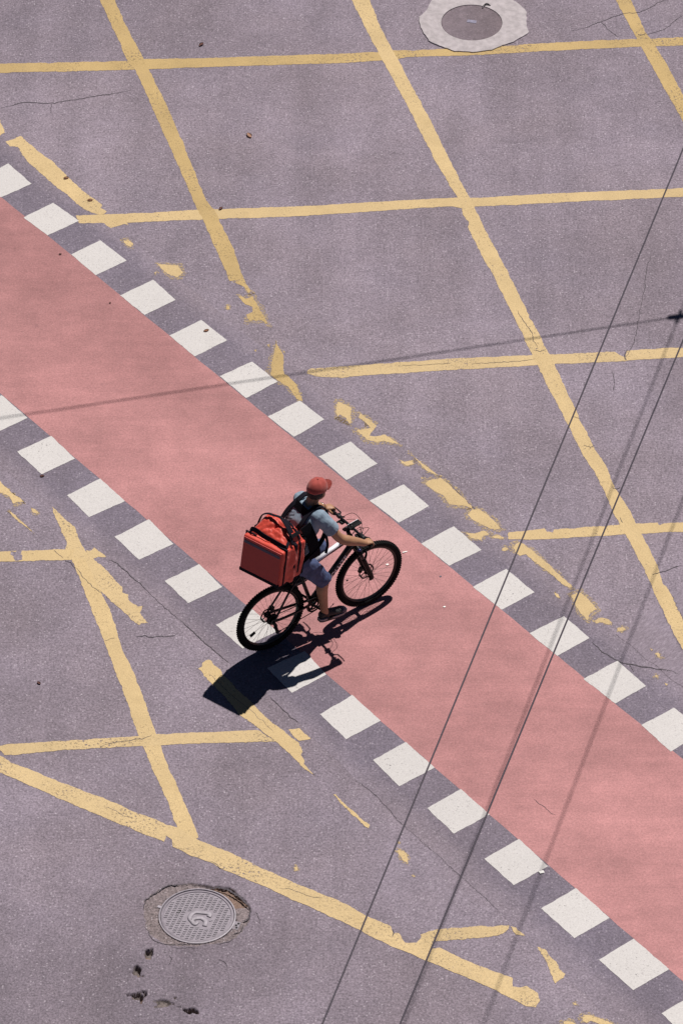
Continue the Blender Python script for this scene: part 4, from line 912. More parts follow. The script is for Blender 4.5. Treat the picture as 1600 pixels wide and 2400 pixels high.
# lettering on the right side of the down tube
du_ = dt.normalized()
tc = bpy.data.curves.new('txt', 'FONT'); tc.body = 'ABSOLUTE'; tc.size = .062; tc.extrude = .0006; tc.space_character = 1.0
tob = bpy.data.objects.new('txt', tc); COL.objects.link(tob)
dg = bpy.context.evaluated_depsgraph_get()
tme = bpy.data.meshes.new_from_object(tob.evaluated_get(dg)); bpy.data.objects.remove(tob)
xs = [v.co.x for v in tme.vertices]; wtx = max(xs) - min(xs)
ys = [v.co.y for v in tme.vertices]; hty = max(ys)
upv = V3(0, -1, 0).cross(du_)
start = BBp + du_ * .175
for v in tme.vertices:
    x = (v.co.x - min(xs)) / wtx * .375; y = (v.co.y / hty - .5) * .036
    v.co = start + du_ * x + upv * y + V3(0, -.0275 - v.co.z, 0)
link('lettering', tme, M_TEXT, frame)
# fork
fa = (HT_B - HT_T).normalized()
CR_ = V3(.946, 0, .752)
mb = MB()
mb.tube([CR_ + V3(0, -.075, -.012), CR_ + V3(0, -.04, .008), CR_ + V3(0, 0, .012), CR_ + V3(0, .04, .008), CR_ + V3(0, .075, -.012)], [.024, .028, .030, .028, .024], 12, domes=True)
mb.tube([CR_, HT_B], [.022, .026], 12)
fork = mb.done('fork', M_BLACK, bike, smooth=True)
for s in (-1, 1):
    top = CR_ + V3(0, s * .064, -.005); bot = FH + V3(-.012, s * .058, .03)
    mb = MB(); mb.cyl(top, top + (bot - top) * .4, .0155, 12); mb.done('stanchion', M_DARKSTEEL, fork, smooth=True)
    mb = MB(); mb.tube([top + (bot - top) * .34, top + (bot - top) * .38, top + (bot - top) * .8, bot, FH + V3(0, s * .056, 0)], [.021, .023, .021, .020, .018], 12, domes=True)
    mb.done('fork_leg', M_BLACK, fork, smooth=True)
    mb = MB(); mb.ball(CR_ + V3(-.004, s * .064, .018), (.022, .022, .016), 16); mb.done('fork_cap', M_CHROME_B, fork, smooth=True)
mb = MB()
mb.tube(spline([CR_ + V3(.050, -.062, -.145), CR_ + V3(.085, -.045, -.08), CR_ + V3(.09, 0, -.055), CR_ + V3(.085, .045, -.08), CR_ + V3(.050, .062, -.145)], 6), .011, 8)
mb.done('fork_brace', M_BLACK, fork, smooth=True)
mb = MB(); mb.ball(CR_ + V3(.028, -.02, .022), (.024, .022, .020), 16); mb.done('steering_cap', M_CHROME_B, fork, smooth=True)
mb = MB()
mb.box(FH + V3(-.062, .045, .045), (.035, .03, .06), Matrix.Rotation(R(20), 3, 'Y'), .006)
mb.done('brake_caliper', M_BLACK, fork)
mb = MB(); mb.box(FH + V3(-.015, -.062, .0), (.04, .02, .045), None, .006); mb.done('axle_end', M_BLACK, fork)
# stem, bar
SC = V3(.895, 0, 1.030)
mb = MB()
mb.cyl(HT_T + V3(.004, 0, -.01), V3(.852, 0, 1.012), .019, 14)
mb.tube([V3(.845, 0, 1.004), V3(.87, 0, 1.015), SC], [(.017, .018), (.016, .017), (.019, .02)], 12, up=(0, 0, 1))
mb.tube([SC + V3(0, -.028, 0), SC + V3(0, .028, 0)], [.022, .022], 14)
stem = mb.done('stem', M_BLACK, bike, smooth=True)
yaw = Matrix.Rotation(R(2.5), 3, 'Z')
def hb(p): return SC + yaw @ (Vector(p) - SC)
bar = [hb(p) for p in spline([(.868, .345, 1.045), (.878, .22, 1.044), (.892, .09, 1.036), (.895, .0, 1.03), (.892, -.09, 1.036), (.878, -.22, 1.044), (.868, -.345, 1.045)], 6)]
mb = MB(); mb.tube(bar, .0125, 12)
barm = mb.done('handlebar', M_GLOSS, bike, smooth=True)
for s in (-1, 1):
    g0, g1 = hb((.869, s * .345, 1.045)), hb((.8775, s * .225, 1.044))
    mb = MB(); mb.tube([g0, g0 + (g1 - g0) * .04, g0 + (g1 - g0) * .96, g1], [.019, .0172, .0172, .02], 14); mb.done('grip', M_RUBBER, barm, smooth=True)
    mb = MB()
    p = hb((.884, s * .185, 1.044))
    mb.box(p + V3(.004, 0, -.004), (.034, .05, .034), None, .007)
    mb.tube([p + V3(.01, 0, 0), p + V3(.05, s * .035, -.01), p + V3(.052, s * .10, -.016), p + V3(.046, s * .145, -.016)], [.009, .0075, .0065, .005], 8, domes=True)
    mb.tube([p + V3(.0, -s * .02, .002), p + V3(.03, -s * .05, .006)], [.009, .008], 8, domes=True)
    mb.done('brake_lever', M_PLASTIC, barm, smooth=True)
    mb = MB()
    q = hb((.888, s * .125, 1.036))
    mb.box(q + V3(-.008, 0, -.022), (.05, .055, .026), Matrix.Rotation(R(s * 8), 3, 'Z'), .008)
    mb.ball(q + V3(-.036, s * .022, -.026), (.018, .012, .009), 12)
    mb.done('shifter', M_PLASTIC, barm, smooth=True)
mb = MB()   # phone in a holder over the stem
Mp = Matrix.Rotation(R(-8), 3, 'Y')
mb.box(V3(.925, -.004, 1.046), (.135, .062, .014), Mp, .006, 3)
mb.box(V3(.90, 0, 1.030), (.05, .035, .03), None, .006)
ph = mb.done('phone_holder', M_BLACK, stem, angle=35)
mb = MB(); mb.box(V3(.930, .0275, 1.051), (.11, .005, .010), Mp, .001); mb.done('holder_edge', M_FRAME_W, ph)
mb = MB(); mb.tube([V3(.832, -.012, 1.062), V3(.80, -.012, 1.055)], [.014, .012], 10, domes=True); mb.ball(V3(.822, 0, 1.03), (.017, .02, .013), 12); mb.done('stem_cap', M_DARKSTEEL, ph, smooth=True)
# cables
for i, pts in enumerate((
    [(.92, .16, 1.035), (1.00, .12, 1.06), (1.02, .02, 1.02), (.98, -.02, .92), (.94, -.05, .82)],
    [(.92, .12, 1.02), (.98, .06, 1.03), (.97, -.04, .98), (.90, -.05, .90), (.80, -.035, .84)],
    [(.92, -.16, 1.035), (1.00, -.13, 1.055), (1.01, -.05, 1.0), (.96, .03, .92), (.88, .035, .87)],
    [(.91, -.12, 1.015), (.98, -.07, 1.02), (.985, .01, .97), (.95, .07, .84), (1.03, .075, .55), (1.03, .062, .42)])):
    mb = MB(); mb.tube(spline(pts, 7), .0026, 6); mb.done('brake_cable', M_PLASTIC, bike, smooth=True)
# saddle and post
mb = MB(); mb.cyl(ST_T - V3(-.004, 0, .02), V3(.268, 0, .955), .0145, 12); mb.tube([ST_T + V3(.004, 0, -.015), ST_T + V3(-.006, 0, .018)], [.022, .022], 12)
post = mb.done('seat_post', M_BLACK, bike, smooth=True)
mb = MB()
prof = [(.12, .070, .018), (.15, .078, .024), (.20, .072, .026), (.26, .040, .024), (.32, .024, .022), (.385, .019, .018)]
rings = []
for x, wd, h in prof:
    rings.append([V3(x, math.cos(2 * PI * k / 16) * wd, .975 + math.sin(2 * PI * k / 16) * h - .25 * wd * math.cos(2 * PI * k / 16) ** 2) for k in range(16)])
mb.loft(rings); mb.tube([V3(.17, .0, .945), V3(.33, 0, .945)], [.012, .008], 8)
mb.done('saddle', M_PLASTIC, bike, smooth=True)
# drivetrain
CY = -.052
PED_R = V3(.562, -.13, .205); ax = V3(PED_R.x - BBp.x, 0, PED_R.z - BBp.z).normalized()
mb = MB()
teeth = 64
for rr_, y in ((.078, CY), (.060, CY + .008)):
    ro = []; 
    for s in (0, 1):
        ro.append([BBp + V3(math.cos(2 * PI * k / teeth) * (rr_ + (.004 if k % 2 else 0)), y - .003 * s, math.sin(2 * PI * k / teeth) * (rr_ + (.004 if k % 2 else 0))) for k in range(teeth)])
    ri = [[BBp + V3(math.cos(2 * PI * k / teeth) * (rr_ - .016), y - .003 * s, math.sin(2 * PI * k / teeth) * (rr_ - .016)) for k in range(teeth)] for s in (1, 0)]
    mb.loft([ro[0], ro[1], ri[0], ri[1]], closed=True)
for k in range(4):
    a = PI / 4 + k * PI / 2
    mb.cyl(BBp + V3(0, CY, 0), BBp + V3(math.cos(a) * .066, CY, math.sin(a) * .066), .009, 8)
mb.done('chainring', M_DARKSTEEL, bike)
for s in (-1, 1):
    e = BBp + ax * (.175 if s < 0 else -.175)
    mb = MB(); mb.tube([BBp + V3(0, s * .068, 0), BBp + (e - BBp) * .5 + V3(0, s * .078, 0), e + V3(0, s * .082, 0)], [(.014, .008), (.011, .007), (.012, .008)], 10, up=(0, 1, 0), domes=True)
    cr = mb.done('crank', M_BLACK, bike, smooth=True)
    mb = MB(); mb.box(e + V3(0, s * .132, 0), (.09, .085, .018), Matrix.Rotation(R(4), 3, 'Y'), .005); mb.cyl(e + V3(0, s * .08, 0), e + V3(0, s * .13, 0), .007, 8)
    for k in (-1, 1): mb.box(e + V3(k * .047, s * .132, 0), (.006, .06, .012), None, .002)
    mb.done('pedal', M_PLASTIC, cr)
mb = MB()
lp = []
c0, c1, c2 = BBp + V3(0, CY, 0), HUB + V3(0, CY + .004, 0), HUB + V3(.044, CY - .002, -.150)
for k in range(11): a = PI / 2 - PI * k / 10; lp.append(c0 + V3(math.cos(a) * .080, 0, math.sin(a) * .080))
for k in range(7): a = -PI / 2 - R(70) * k / 6; lp.append(c2 + V3(math.cos(a) * .018, 0, math.sin(a) * .018))
for k in range(3): lp.append(HUB + V3(.022 - .012 * k, CY, -.105 + .028 * k))
for k in range(9): a = -PI / 2 - PI * k / 8; lp.append(c1 + V3(math.cos(a) * .050, 0, math.sin(a) * .050))
lp = [p for p in lp]
mb.tube(lp, [(.0042, .0042)] * len(lp), 6, up=(0, 1, 0), closed=True)
mb.done('chain', M_DARKSTEEL, bike)
mb = MB()
mb.tube([HUB + V3(-.005, -.07, -.012), HUB + V3(.01, -.075, -.05), HUB + V3(.02, -.068, -.085)], [.014, .018, .014], 10, domes=True)
mb.tube([HUB + V3(.02, -.06, -.085), HUB + V3(.04, -.06, -.165)], [(.018, .006), (.016, .006)], 10, up=(0, 1, 0))
for p in ((.02, -.056, -.09), (.042, -.056, -.158)):
    mb.tube([HUB + V3(*p) + V3(0, -.004, 0), HUB + V3(*p) + V3(0, .004, 0)], [.021, .021], 12)
mb.done('derailleur', M_PLASTIC, bike, angle=40)
mb = MB(); mb.box(HUB + V3(.045, .05, .055), (.05, .03, .045), Matrix.Rotation(R(30), 3, 'Y'), .006); mb.done('rear_caliper', M_PLASTIC, bike)

# ------------------------------------------------------------------ the rider, same local axes
POFF = V3(.28, 0, .96)
per = thing('person', Mbike @ POFF, HEAD, 'cyclist in red cap, blue grey T-shirt and navy shorts, wearing a red bag', 'person')
HIP_Z = 1.0
GR = {s: hb((.872, s * .300, 1.045)) for s in (-1, 1)}     # hands on the grips
SHO = {-1: V3(.452, -.165, 1.468), 1: V3(.452, .165, 1.472)}
ELB = {-1: V3(.590, -.262, 1.235), 1: V3(.600, .300, 1.235)}
WRI = {s: GR[s] + V3(-.058, s * .012, .048) for s in (-1, 1)}
HEADC = V3(.520, -.004, 1.662)
ht = Matrix.Rotation(R(18), 3, 'Z') @ Matrix.Rotation(R(6), 3, 'Y')      # turned right, chin down
HIP = {-1: V3(.250, -.095, .985), 1: V3(.250, .095, .985)}
KNE = {-1: V3(.505, -.118, .660), 1: V3(.650, .135, .800)}
ANK = {-1: V3(.508, -.130, .295), 1: V3(.275, .135, .590)}
TOR = [(.225, .93, .165, .118), (.232, 1.02, .160, .112), (.262, 1.14, .148, .105), (.310, 1.25, .158, .112), (.368, 1.365, .174, .114), (.425, 1.452, .168, .092), (.455, 1.512, .095, .070)]
def torso(mb, grow=0., z0=0., z1=9., tail=0.):
    T = [t for t in TOR if z0 <= t[1] <= z1]
    P = spline([(a, h, rw, rd) + () for a, h, rw, rd in [tuple(t) for t in T]] if False else [V3(a, 0, h) for a, h, _, _ in T], 5)
    rr = lerp_list([(rd + grow, rw + grow) for _, _, rw, rd in T], 5)
    mb.tube(P, [(b, a) for a, b in rr], 28, up=(1, 0, 0), square=2.3)
def hand(mb, s):
    g = GR[s]
    # palm sits on the back and top of the grip, fingers wrap over the front and under
    kn = []
    for j in range(4):
        y = s * (-.033 + j * .0215) * 1.0
        L = (.92, 1.04, 1.0, .82)[j]
        kn.append((y, L))
    mb.tube([WRI[s], g + V3(-.040, s * .004, .040), g + V3(-.006, 0, .036)], [(.026, .019), (.038, .020), (.040, .015)], 16, up=(0, 0, 1), domes=True)
    for y, L in kn:
        b = g + V3(-.004, y, .034)
        mb.tube(spline([b, b + V3(.022 * L, 0, -.002), b + V3(.038 * L, 0, -.020), b + V3(.034, 0, -.042 * L), b + V3(.016, 0, -.058)], 4), lerp_list([.0105, .0100, .0095, .0088, .0078], 4), 10, domes=True)
    th = spline([g + V3(-.036, -s * .020, .030), g + V3(-.024, -s * .046, .014), g + V3(-.006, -s * .058, -.010), g + V3(.014, -s * .056, -.022)], 4)
    mb.tube(th, lerp_list([.014, .0125, .0110, .0085], 4), 10, domes=True)
mb = MB()
torso(mb)
mb.tube([V3(.430, 0, 1.47), V3(.462, 0, 1.545), V3(.490, 0, 1.60)], [.075, .058, .057], 18, domes=True)
# head: cranium, face, jaw, nose, ears, brow
def hd(v): return HEADC + ht @ Vector(v)
mb.ball(hd((-.008, 0, .022)), (.098, .078, .092), 24, ht)
mb.ball(hd((.030, 0, -.045)), (.060, .058, .075), 20, ht)
mb.ball(hd((.055, 0, -.088)), (.034, .034, .028), 16, ht)
mb.ball(hd((.062, 0, -.010)), (.034, .056, .045), 16, ht)
mb.tube([hd((.094, 0, .012)), hd((.112, 0, -.018)), hd((.114, 0, -.032))], [.009, .013, .014], 10, domes=True)
mb.ball(hd((.090, 0, -.062)), (.012, .026, .008), 12, ht); mb.ball(hd((.088, 0, -.074)), (.012, .022, .008), 12, ht)
for s in (-1, 1):
    mb.ball(hd((-.004, s * .079, -.012)), (.020, .010, .032), 14, ht)
    mb.ball(hd((.078, s * .032, .022)), (.018, .022, .010), 12, ht)
    # arms
    P = [SHO[s] + V3(-.01, -s * .05, .0), SHO[s], SHO[s] + (ELB[s] - SHO[s]) * .5 + V3(0, s * .012, 0), ELB[s], ELB[s] + (WRI[s] - ELB[s]) * .30 + V3(.0, s * .01, -.004), ELB[s] + (WRI[s] - ELB[s]) * .7, WRI[s]]
    mb.tube(spline(P, 5), lerp_list([.050, .052, .047, .045, .049, .039, .030], 5), 16, up=(0, 0, 1), domes=True)
    hand(mb, s)
    # legs
    P = [HIP[s] + V3(-.02, 0, .02), HIP[s] + (KNE[s] - HIP[s]) * .35 + V3(.012, 0, .012), HIP[s] + (KNE[s] - HIP[s]) * .75 + V3(.006, 0, .006), KNE[s], KNE[s] + (ANK[s] - KNE[s]) * .25 + V3(-.016, 0, 0), KNE[s] + (ANK[s] - KNE[s]) * .6 + V3(-.008, 0, 0), ANK[s]]
    mb.tube(spline(P, 5), lerp_list([.088, .082, .064, .056, .057, .045, .036], 5), 18, up=(0, 1, 0), domes=True)
    mb.tube([ANK[s], ANK[s] + V3(.03, 0, -.05), ANK[s] + V3(.13, 0, -.075)], [.038, .036, .028], 12, domes=True)
bme = remeshed(mb, .0042, 3)
bme.transform(Matrix.Translation(-POFF))
body = link('body', bme, M_SKIN, per, True)
for s in (-1, 1):   # eyes
    mb = MB(); mb.ball(hd((.086, s * .031, .004)), .0115, 12); mb.done('eye', M_REFL, body, True, POFF)
mb = MB()
mb.ball(hd((-.020, 0, -.004)), (.094, .082, .078), 24, ht)
hairm = remeshed(mb, .006, 1)
# keep the hair to the back and sides below the cap
bm = bmesh.new(); bm.from_mesh(hairm)
inv = ht.inverted()
kill = [v for v in bm.verts if (inv @ (v.co - HEADC)).x > .028 or (inv @ (v.co - HEADC)).z < -.066]
bmesh.ops.delete(bm, geom=kill, context='VERTS'); bm.to_mesh(hairm); bm.free()
wrinkle(hairm, [((90, 90, 90), .003, 1)])
hairm.transform(Matrix.Translation(-POFF)); link('hair', hairm, M_HAIR, per, True)
# cap
mb = MB()
cc = V3(-.004, 0, .038)
rings = []
for j in range(11):
    e = (j / 10) * PI / 2
    rr_ = math.cos(e) ** .85 if j < 10 else .002
    rings.append([hd(cc + V3(math.cos(2 * PI * k / 36) * .108 * rr_, math.sin(2 * PI * k / 36) * .090 * rr_, -.022 + .102 * math.sin(e) ** .92 + .004 * math.cos(6 * 2 * PI * k / 36) * rr_)) for k in range(36)])
base_in = [hd(cc + V3(math.cos(2 * PI * k / 36) * .100, math.sin(2 * PI * k / 36) * .082, -.020)) for k in range(36)]
mb.loft([base_in] + rings, caps=False)
cap = mb.done('cap', M_CAP, per, True, POFF)
wrinkle(cap.data, [((40, 40, 40), .004, 3), ((90, 90, 90), .0015, 6)])
mb = MB()
top, bot = [], []
for i in range(7):
    u = i / 6
    rowt = []
    for k in range(17):
        v = k / 16 * 2 - 1
        ang = v * R(66)
        r0x, r0y = .103, .086
        p0 = V3(math.cos(ang) * r0x, math.sin(ang) * r0y, -.018)
        ext = .086 * math.cos(v * R(82)) ** .55
        p = p0 + V3(ext * u, 0, -.006 * u - .014 * (abs(v) ** 2) * u)
        rowt.append(hd(cc + p))
    top.append(rowt)
vt = [[mb.bm.verts.new(p) for p in r] for r in top]
for i in range(6):
    for k in range(16): mb.bm.faces.new((vt[i][k], vt[i + 1][k], vt[i + 1][k + 1], vt[i][k + 1]))
bmesh.ops.solidify(mb.bm, geom=mb.bm.faces[:], thickness=.004)
mb.done('brim', M_CAP, cap, True, POFF)
mb = MB(); mb.ball(hd(cc + V3(0, 0, .082)), (.008, .008, .005), 10); mb.done('cap_button', M_CAP, cap, True, POFF)
# T-shirt: torso shell and short sleeves with open hems
mb = MB()
torso(mb, .014, .9)
mb.tube([V3(.452, 0, 1.505), V3(.462, 0, 1.535)], [(.090, .078), (.070, .064)], 20, up=(1, 0, 0))
for s in (-1, 1):
    e = SHO[s] + (ELB[s] - SHO[s]) * .62 + V3(0, s * .008, 0)
    m_ = SHO[s] + (ELB[s] - SHO[s]) * .32 + V3(0, s * .008, .004)
    mb.tube([SHO[s] + V3(-.03, -s * .09, .008), SHO[s] + V3(-.006, -s * .02, .004), m_, e], [.080, .079, .074, .071], 20, up=(0, 0, 1))
sm = remeshed(mb, .0065, 2)
wrinkle(sm, [((9, 9, 9), .007, 1), ((22, 22, 16), .005, 4), ((45, 45, 30), .002, 8)])
sm.transform(Matrix.Translation(-POFF))
SHIRT_Z0, SHIRT_Z1 = 1.24 - POFF.z, 1.46 - POFF.z
M_SHIRT = shirt_mat()
link('t_shirt', sm, M_SHIRT, per, True)
# shorts
mb = MB()
torso(mb, .017, .9, 1.06)
for s in (-1, 1):
    a, b = HIP[s], KNE[s]
    d = b - a
    mb.tube([a + V3(-.03, 0, .03), a + d * .35 + V3(.012, 0, .010), a + d * .75 + V3(.006, 0, .004), a + d * 1.02], [.104, .100, .086, .080], 22, up=(0, 1, 0))
sm = remeshed(mb, .0065, 2)
wrinkle(sm, [((10, 10, 10), .012, 2), ((26, 26, 20), .006, 5)])
sm.transform(Matrix.Translation(-POFF))
link('shorts', sm, M_SHORTS, per, True)
# shoes
for s in (-1, 1):
    A = ANK[s]
    pit = R(6) if s < 0 else R(-8)
    Ms = Matrix.Rotation(pit, 3, 'Y')
    base = V3(A.x - .055, A.y, A.z - (.085 if s < 0 else .088))
    def sp(x, y, z): return base + Ms @ V3(x, y, z)
    prof = [(.0, .026, .070), (.02, .034, .085), (.07, .037, .090), (.12, .040, .072), (.18, .046, .056), (.24, .044, .046), (.28, .030, .034), (.292, .014, .022)]
    mb = MB(); rings = []
    for x, wd, h in prof:
        rings.append([sp(x, math.cos(2 * PI * k / 18) * wd, .010 + h * .5 + math.sin(2 * PI * k / 18) * h * .5) for k in range(18)])
    mb.loft(rings)
    shoe = mb.done('shoe', M_SHOE, per, True, POFF)
    for nm, z0, z1, mt, g in (('sole', -.004, .014, M_SOLE, .004), ('tread', -.018, -.003, M_SOLE_B, .003)):
        mb = MB(); out = []
        for x, wd, h in [(-.006, .020, 0)] + prof[1:-1] + [(.298, .012, 0)]:
            out.append((x, wd + g))
        ol = [(x, w_) for x, w_ in out] + [(x, -w_) for x, w_ in out[::-1]]
        lift = lambda x: .016 * max(0, (x - .2) / .1) ** 2
        mb.loft([[sp(x, y, z0 + lift(x)) for x, y in ol], [sp(x, y, z1 + lift(x)) for x, y in ol]])
        mb.done(nm, mt, shoe, False, POFF)
    mb = MB(); rings = []
    for x, wd, h in [(.225, .0465, .051), (.25, .0435, .046), (.282, .031, .036), (.294, .015, .024)]:
        rings.append([sp(x, math.cos(2 * PI * k / 18) * wd, .010 + h * .5 + math.sin(2 * PI * k / 18) * h * .52) for k in range(18)])
    mb.loft(rings); mb.done('toe_cap', M_SHOE_T, shoe, True, POFF)
    mb = MB()
    for k in range(4):
        x = .10 + k * .025; mb.tube([sp(x, -.024, .074 - k * .006), sp(x + .01, 0, .090 - k * .009), sp(x, .024, .074 - k * .006)], .0035, 6)
    if s < 0: mb.tube(spline([sp(.10, 0, .09), sp(.12, -.01, .125), sp(.15, .005, .13), sp(.15, .01, .105)], 5), .003, 6)
    mb.done('laces', M_SHOE_T, shoe, True, POFF)
# wrist watch on the left
d = (WRI[1] - ELB[1]).normalized(); wp = WRI[1] - d * .028
mb = MB(); mb.tube([wp - d * .011, wp + d * .011], [(.034, .034)] * 2, 16); wt = mb.done('watch', M_PLASTIC, per, True, POFF)
mb = MB(); mb.box(wp + V3(0, .01, .034), (.026, .026, .008), None, .003); mb.done('watch_face', M_STEEL, wt, False, POFF)

# ------------------------------------------------------------------ delivery bag
byaw = R(19); tilt = R(11)
Mb = Matrix.Rotation(byaw, 3, 'Z') @ Matrix.Rotation(tilt, 3, 'Y')
BW, BD, BH = .455, .33, .375
TOPC = V3(-.145, -.125, 1.425)                       # middle of the upper rear edge
BASE = TOPC - Mb @ V3(0, 0, BH)
def bl(x, y, z): return BASE + Mb @ V3(x, y, z)      # x forward from the rear face, y left, z up
BOFF = bl(BD / 2, 0, 0)
bag = thing('delivery_bag', Mbike @ BOFF, HEAD, 'big box shaped red delivery bag with black straps, carried on the back of the cyclist', 'bag')
mb = MB()
mb.box((BD / 2, 0, BH / 2), (BD, BW, BH), None, .026, 3)
bmesh.ops.subdivide_edges(mb.bm, edges=[e for e in mb.bm.edges if e.calc_length() > .08], cuts=22, use_grid_fill=True)
bmesh.ops.triangulate(mb.bm, faces=[f for f in mb.bm.faces if len(f.verts) > 4])
me = bpy.data.meshes.new('bag_body'); bmesh.ops.recalc_face_normals(mb.bm, faces=mb.bm.faces[:]); mb.bm.to_mesh(me); mb.bm.free()
wrinkle(me, [((9, 9, 9), .018, 3), ((20, 20, 12), .015, 5), ((45, 45, 26), .006, 8)], mask=lambda q: .12 if q.x < .02 else min(1, (q.x - .0) / .12))
for v in me.vertices:
    c_ = v.co
    c_.x += .042 * max(0, min(1, (c_.x - .10) / .2)) * math.sin(PI * max(0, min(1, c_.z / BH))) ** .8
    v.co = bl(*c_) - BOFF
bagb = link('bag_body', me, M_BAG, bag, True)
mb = MB()   # flat rear panel with its bands
vs = mb.box((-.003, 0, BH / 2), (.012, BW - .03, BH - .035), None, .004, 2)
for v in mb.bm.verts: v.co = bl(*v.co)
bp = mb.done('rear_panel', M_BAG_D, bagb, False, BOFF)
mb = MB(); mb.box((-.009, 0, BH - .058), (.006, BW - .05, .030), None, .001, 1)
for v in mb.bm.verts: v.co = bl(*v.co)
mb.done('dark_band', M_NAVY, bp, False, BOFF)
mb = MB(); mb.box((.0, 0, .012), (.022, BW - .012, .034), None, .005, 2); mb.box((BD / 2, 0, -.003), (BD - .01, BW - .01, .016), None, .005, 2)
for v in mb.bm.verts: v.co = bl(*v.co)
mb.done('bottom_trim', M_TRIM, bagb, False, BOFF)
def ribbon(name, pts, w_, th, side, parent, mat=M_TRIM, n=8, raw=False):
    P = spline([Vector(p) for p in pts], n)
    if not raw: P = [bl(*p) for p in P]; sd = Mb @ Vector(side)
    else: sd = Vector(side)
    mb = MB(); rings = []
    for i, p in enumerate(P):
        t_ = (P[min(i + 1, len(P) - 1)] - P[max(i - 1, 0)]).normalized()
        s_ = (sd - t_ * sd.dot(t_)).normalized(); nn = t_.cross(s_)
        rings.append([p + s_ * w_ / 2 + nn * th / 2, p - s_ * w_ / 2 + nn * th / 2, p - s_ * w_ / 2 - nn * th / 2, p + s_ * w_ / 2 - nn * th / 2])
    mb.loft(rings)
    return mb.done(name, mat, parent, False, BOFF)
RY = -BW / 2
for s in (-1, 1):       # piping up the rear edges and webbing up the sides
    y = s * (BW / 2 + .003)
    ribbon('edge_piping', [(.052, y, .0), (.052, y, BH * .5), (.052, y, BH - .01), (.055, y * .97, BH + .006), (.055, s * .12, BH + .006)], .016, .008, (1, 0, 0), bagb)
    ribbon('side_webbing', [(.185, y + s * .004, .0), (.190, y + s * .006, BH * .5), (.19, y + s * .004, BH - .01), (.19, y * .96, BH + .012), (.19, s * .16, BH + .045)], .030, .006, (1, 0, 0), bagb)
    ribbon('side_webbing', [(.262, y + s * .002, .06), (.266, y + s * .004, BH * .55), (.262, y * .99, BH - .02), (.25, y * .93, BH + .012)], .020, .005, (1, 0, 0), bagb)
# lid: a soft crumpled mound with a raised rear flap
mb = MB(); rows = []
NU, NV = 36, 40
for i in range(NU + 1):
    u = i / NU
    row = []
    for j in range(NV + 1):
        v = j / NV * 2 - 1
        x = .062 + (BD - .062 + .01) * u; y = v * (BW / 2 - .012)
        prof_u = (.30 * math.sin(min(1, u / .12) * PI / 2) + .70 * math.sin(min(1, u / .68) * PI / 2) ** 1.3) * math.cos(max(0, (u - .74) / .26) * PI / 2) ** .6 if u < 1 else 0
        prof_v = (1 - abs(v) ** 4.2)
        z = BH - .012 + .178 * prof_u * prof_v * (.85 + .25 * v)
        q = Vector((x * 13, y * 13, 3.3))
        z += (.026 * noise.noise(q) + .022 * abs(noise.noise(q * 2.1)) + .009 * noise.noise(q * 4.5)) * prof_v * min(1, u * 5)
        # one deep fold running across
        fd = abs((x - .15) * .75 + (y - .03) * .66 + .010 * noise.noise(q * 1.3))
        z -= .026 * math.exp(-(fd / .013) ** 2) * prof_v * min(1, u * 4)
        row.append(mb.bm.verts.new(bl(x, y, z)))
    rows.append(row)
for i in range(NU):
    for j in range(NV): mb.bm.faces.new((rows[i][j], rows[i + 1][j], rows[i + 1][j + 1], rows[i][j + 1]))
lidb = mb.done('bag_lid', M_BAG, bag, True, BOFF)
# dark zip band curling along the rear edge of the lid
ribbon('zip_band', [(.070, .205, BH + .006), (.050, .17, BH + .055), (.058, .12, BH + .052), (.060, .05, BH + .034), (.062, -.06, BH + .026), (.062, -.15, BH + .020), (.072, -.20, BH + .012)], .042, .010, (.25, 0, 1), lidb)
ribbon('zip_band', [(.078, -.20, BH + .012), (.12, -.185, BH + .035), (.17, -.165, BH + .052), (.21, -.15, BH + .050)], .026, .008, (0, 1, .4), lidb)
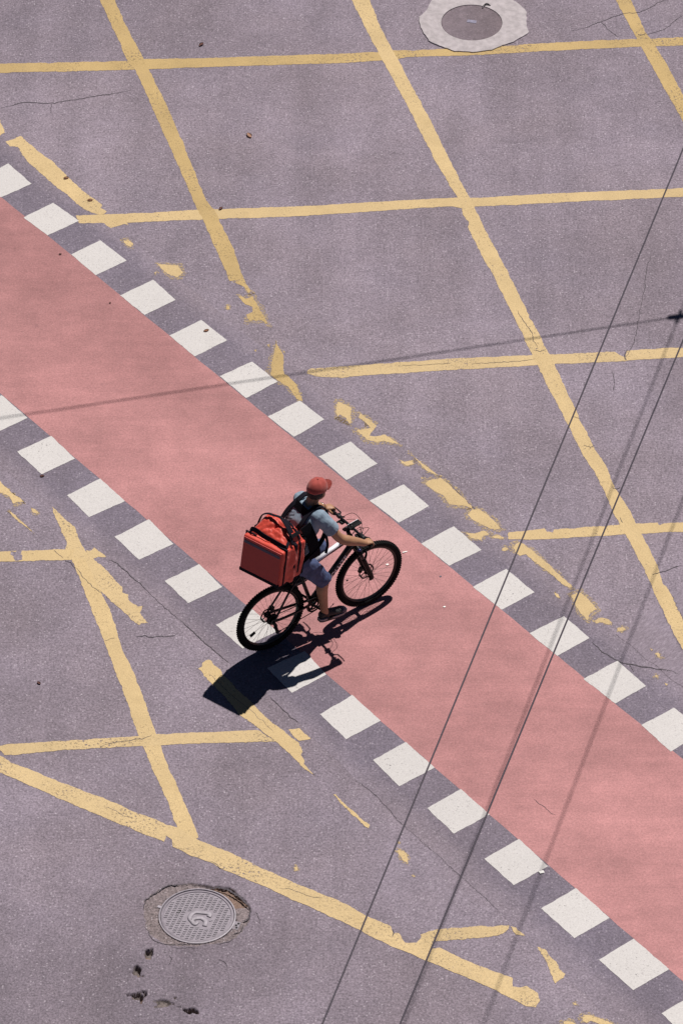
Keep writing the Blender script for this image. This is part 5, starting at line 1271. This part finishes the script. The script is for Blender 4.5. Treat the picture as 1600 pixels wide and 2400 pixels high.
# carrying handle: loop standing over the lid
hl = [bl(*p) for p in spline([(.20, .215, BH + .03), (.20, .185, BH + .13), (.205, .13, BH + .172), (.21, .06, BH + .182), (.215, .0, BH + .188), (.22, -.045, BH + .168), (.215, -.10, BH + .150), (.20, -.165, BH + .105)], 8)]
mb = MB(); mb.tube(hl, [(.016, .006)] * len(hl), 8, up=Mb @ V3(0, 0, 1), square=3); mb.done('handle', M_TRIM, lidb, True, BOFF)
hl = [bl(*p) for p in spline([(.22, -.02, BH + .180), (.25, -.080, BH + .152), (.268, -.140, BH + .105), (.275, -.205, BH + .022)], 8)]
mb = MB(); mb.tube(hl, [(.015, .005)] * len(hl), 8, up=Mb @ V3(0, 0, 1), square=3); mb.done('handle_strap', M_TRIM, lidb, True, BOFF)
hl = [bl(*p) for p in spline([(.215, -.02, BH + .182), (.19, -.09, BH + .158), (.165, -.16, BH + .112), (.15, -.218, BH + .018)], 8)]
mb = MB(); mb.tube(hl, [(.015, .005)] * len(hl), 8, up=Mb @ V3(0, 0, 1), square=3); mb.done('handle_strap', M_TRIM, lidb, True, BOFF)
mb = MB()
mb.box((.215, -.185, BH + .088), (.12, .035, .016), Matrix.Rotation(R(50), 3, 'X'), .004)
for v in mb.bm.verts: v.co = bl(*v.co)
mb.done('buckle', M_PLASTIC, lidb, False, BOFF)
# padded back
mb = MB(); mb.box((BD + .030, -.015, BH * .5 - .01), (.07, BW - .06, BH + .03), None, .03, 3)
for v in mb.bm.verts: v.co = bl(*v.co)
pad = mb.done('back_padding', M_PAD, bag, True, BOFF)
# shoulder straps over the shirt (rider axes)
for s in (-1, 1):
    ribbon('shoulder_strap', [bl(BD + .05, s * .09 + .03, BH * .93), V3(.262, s * .115, 1.440), V3(.335, s * .105, 1.510), V3(.415, s * .100, 1.556), V3(.475, s * .108, 1.560), V3(.535, s * .118, 1.500), V3(.545, s * .128, 1.40), V3(.505, s * .158, 1.28), V3(.40, s * .190, 1.17), bl(BD + .05, s * .17, .06)], .046, .010, (0, 1, 0), bag, M_TRIM, 8, True)
ribbon('strap_yoke', [V3(.375, .120, 1.520), V3(.345, .075, 1.525), V3(.340, .0, 1.522), V3(.345, -.07, 1.515), V3(.365, -.120, 1.500)], .075, .010, (.55, 0, .83), bag, M_PAD, 8, True)
ribbon('side_wing', [V3(.285, -.160, 1.455), V3(.310, -.192, 1.36), V3(.340, -.200, 1.25), V3(.362, -.196, 1.14), V3(.372, -.184, 1.05)], .110, .014, (1, 0, 0), bag, M_PAD, 8, True)
hs_ = [V3(.50, -.150, 1.30), V3(.53, -.140, 1.17), V3(.56, -.11, 1.06), V3(.585, -.06, .96), V3(.58, -.05, .90)]
ribbon('loose_strap', hs_, .026, .004, (.6, -.8, 0), bag, M_TRIM, 8, True)
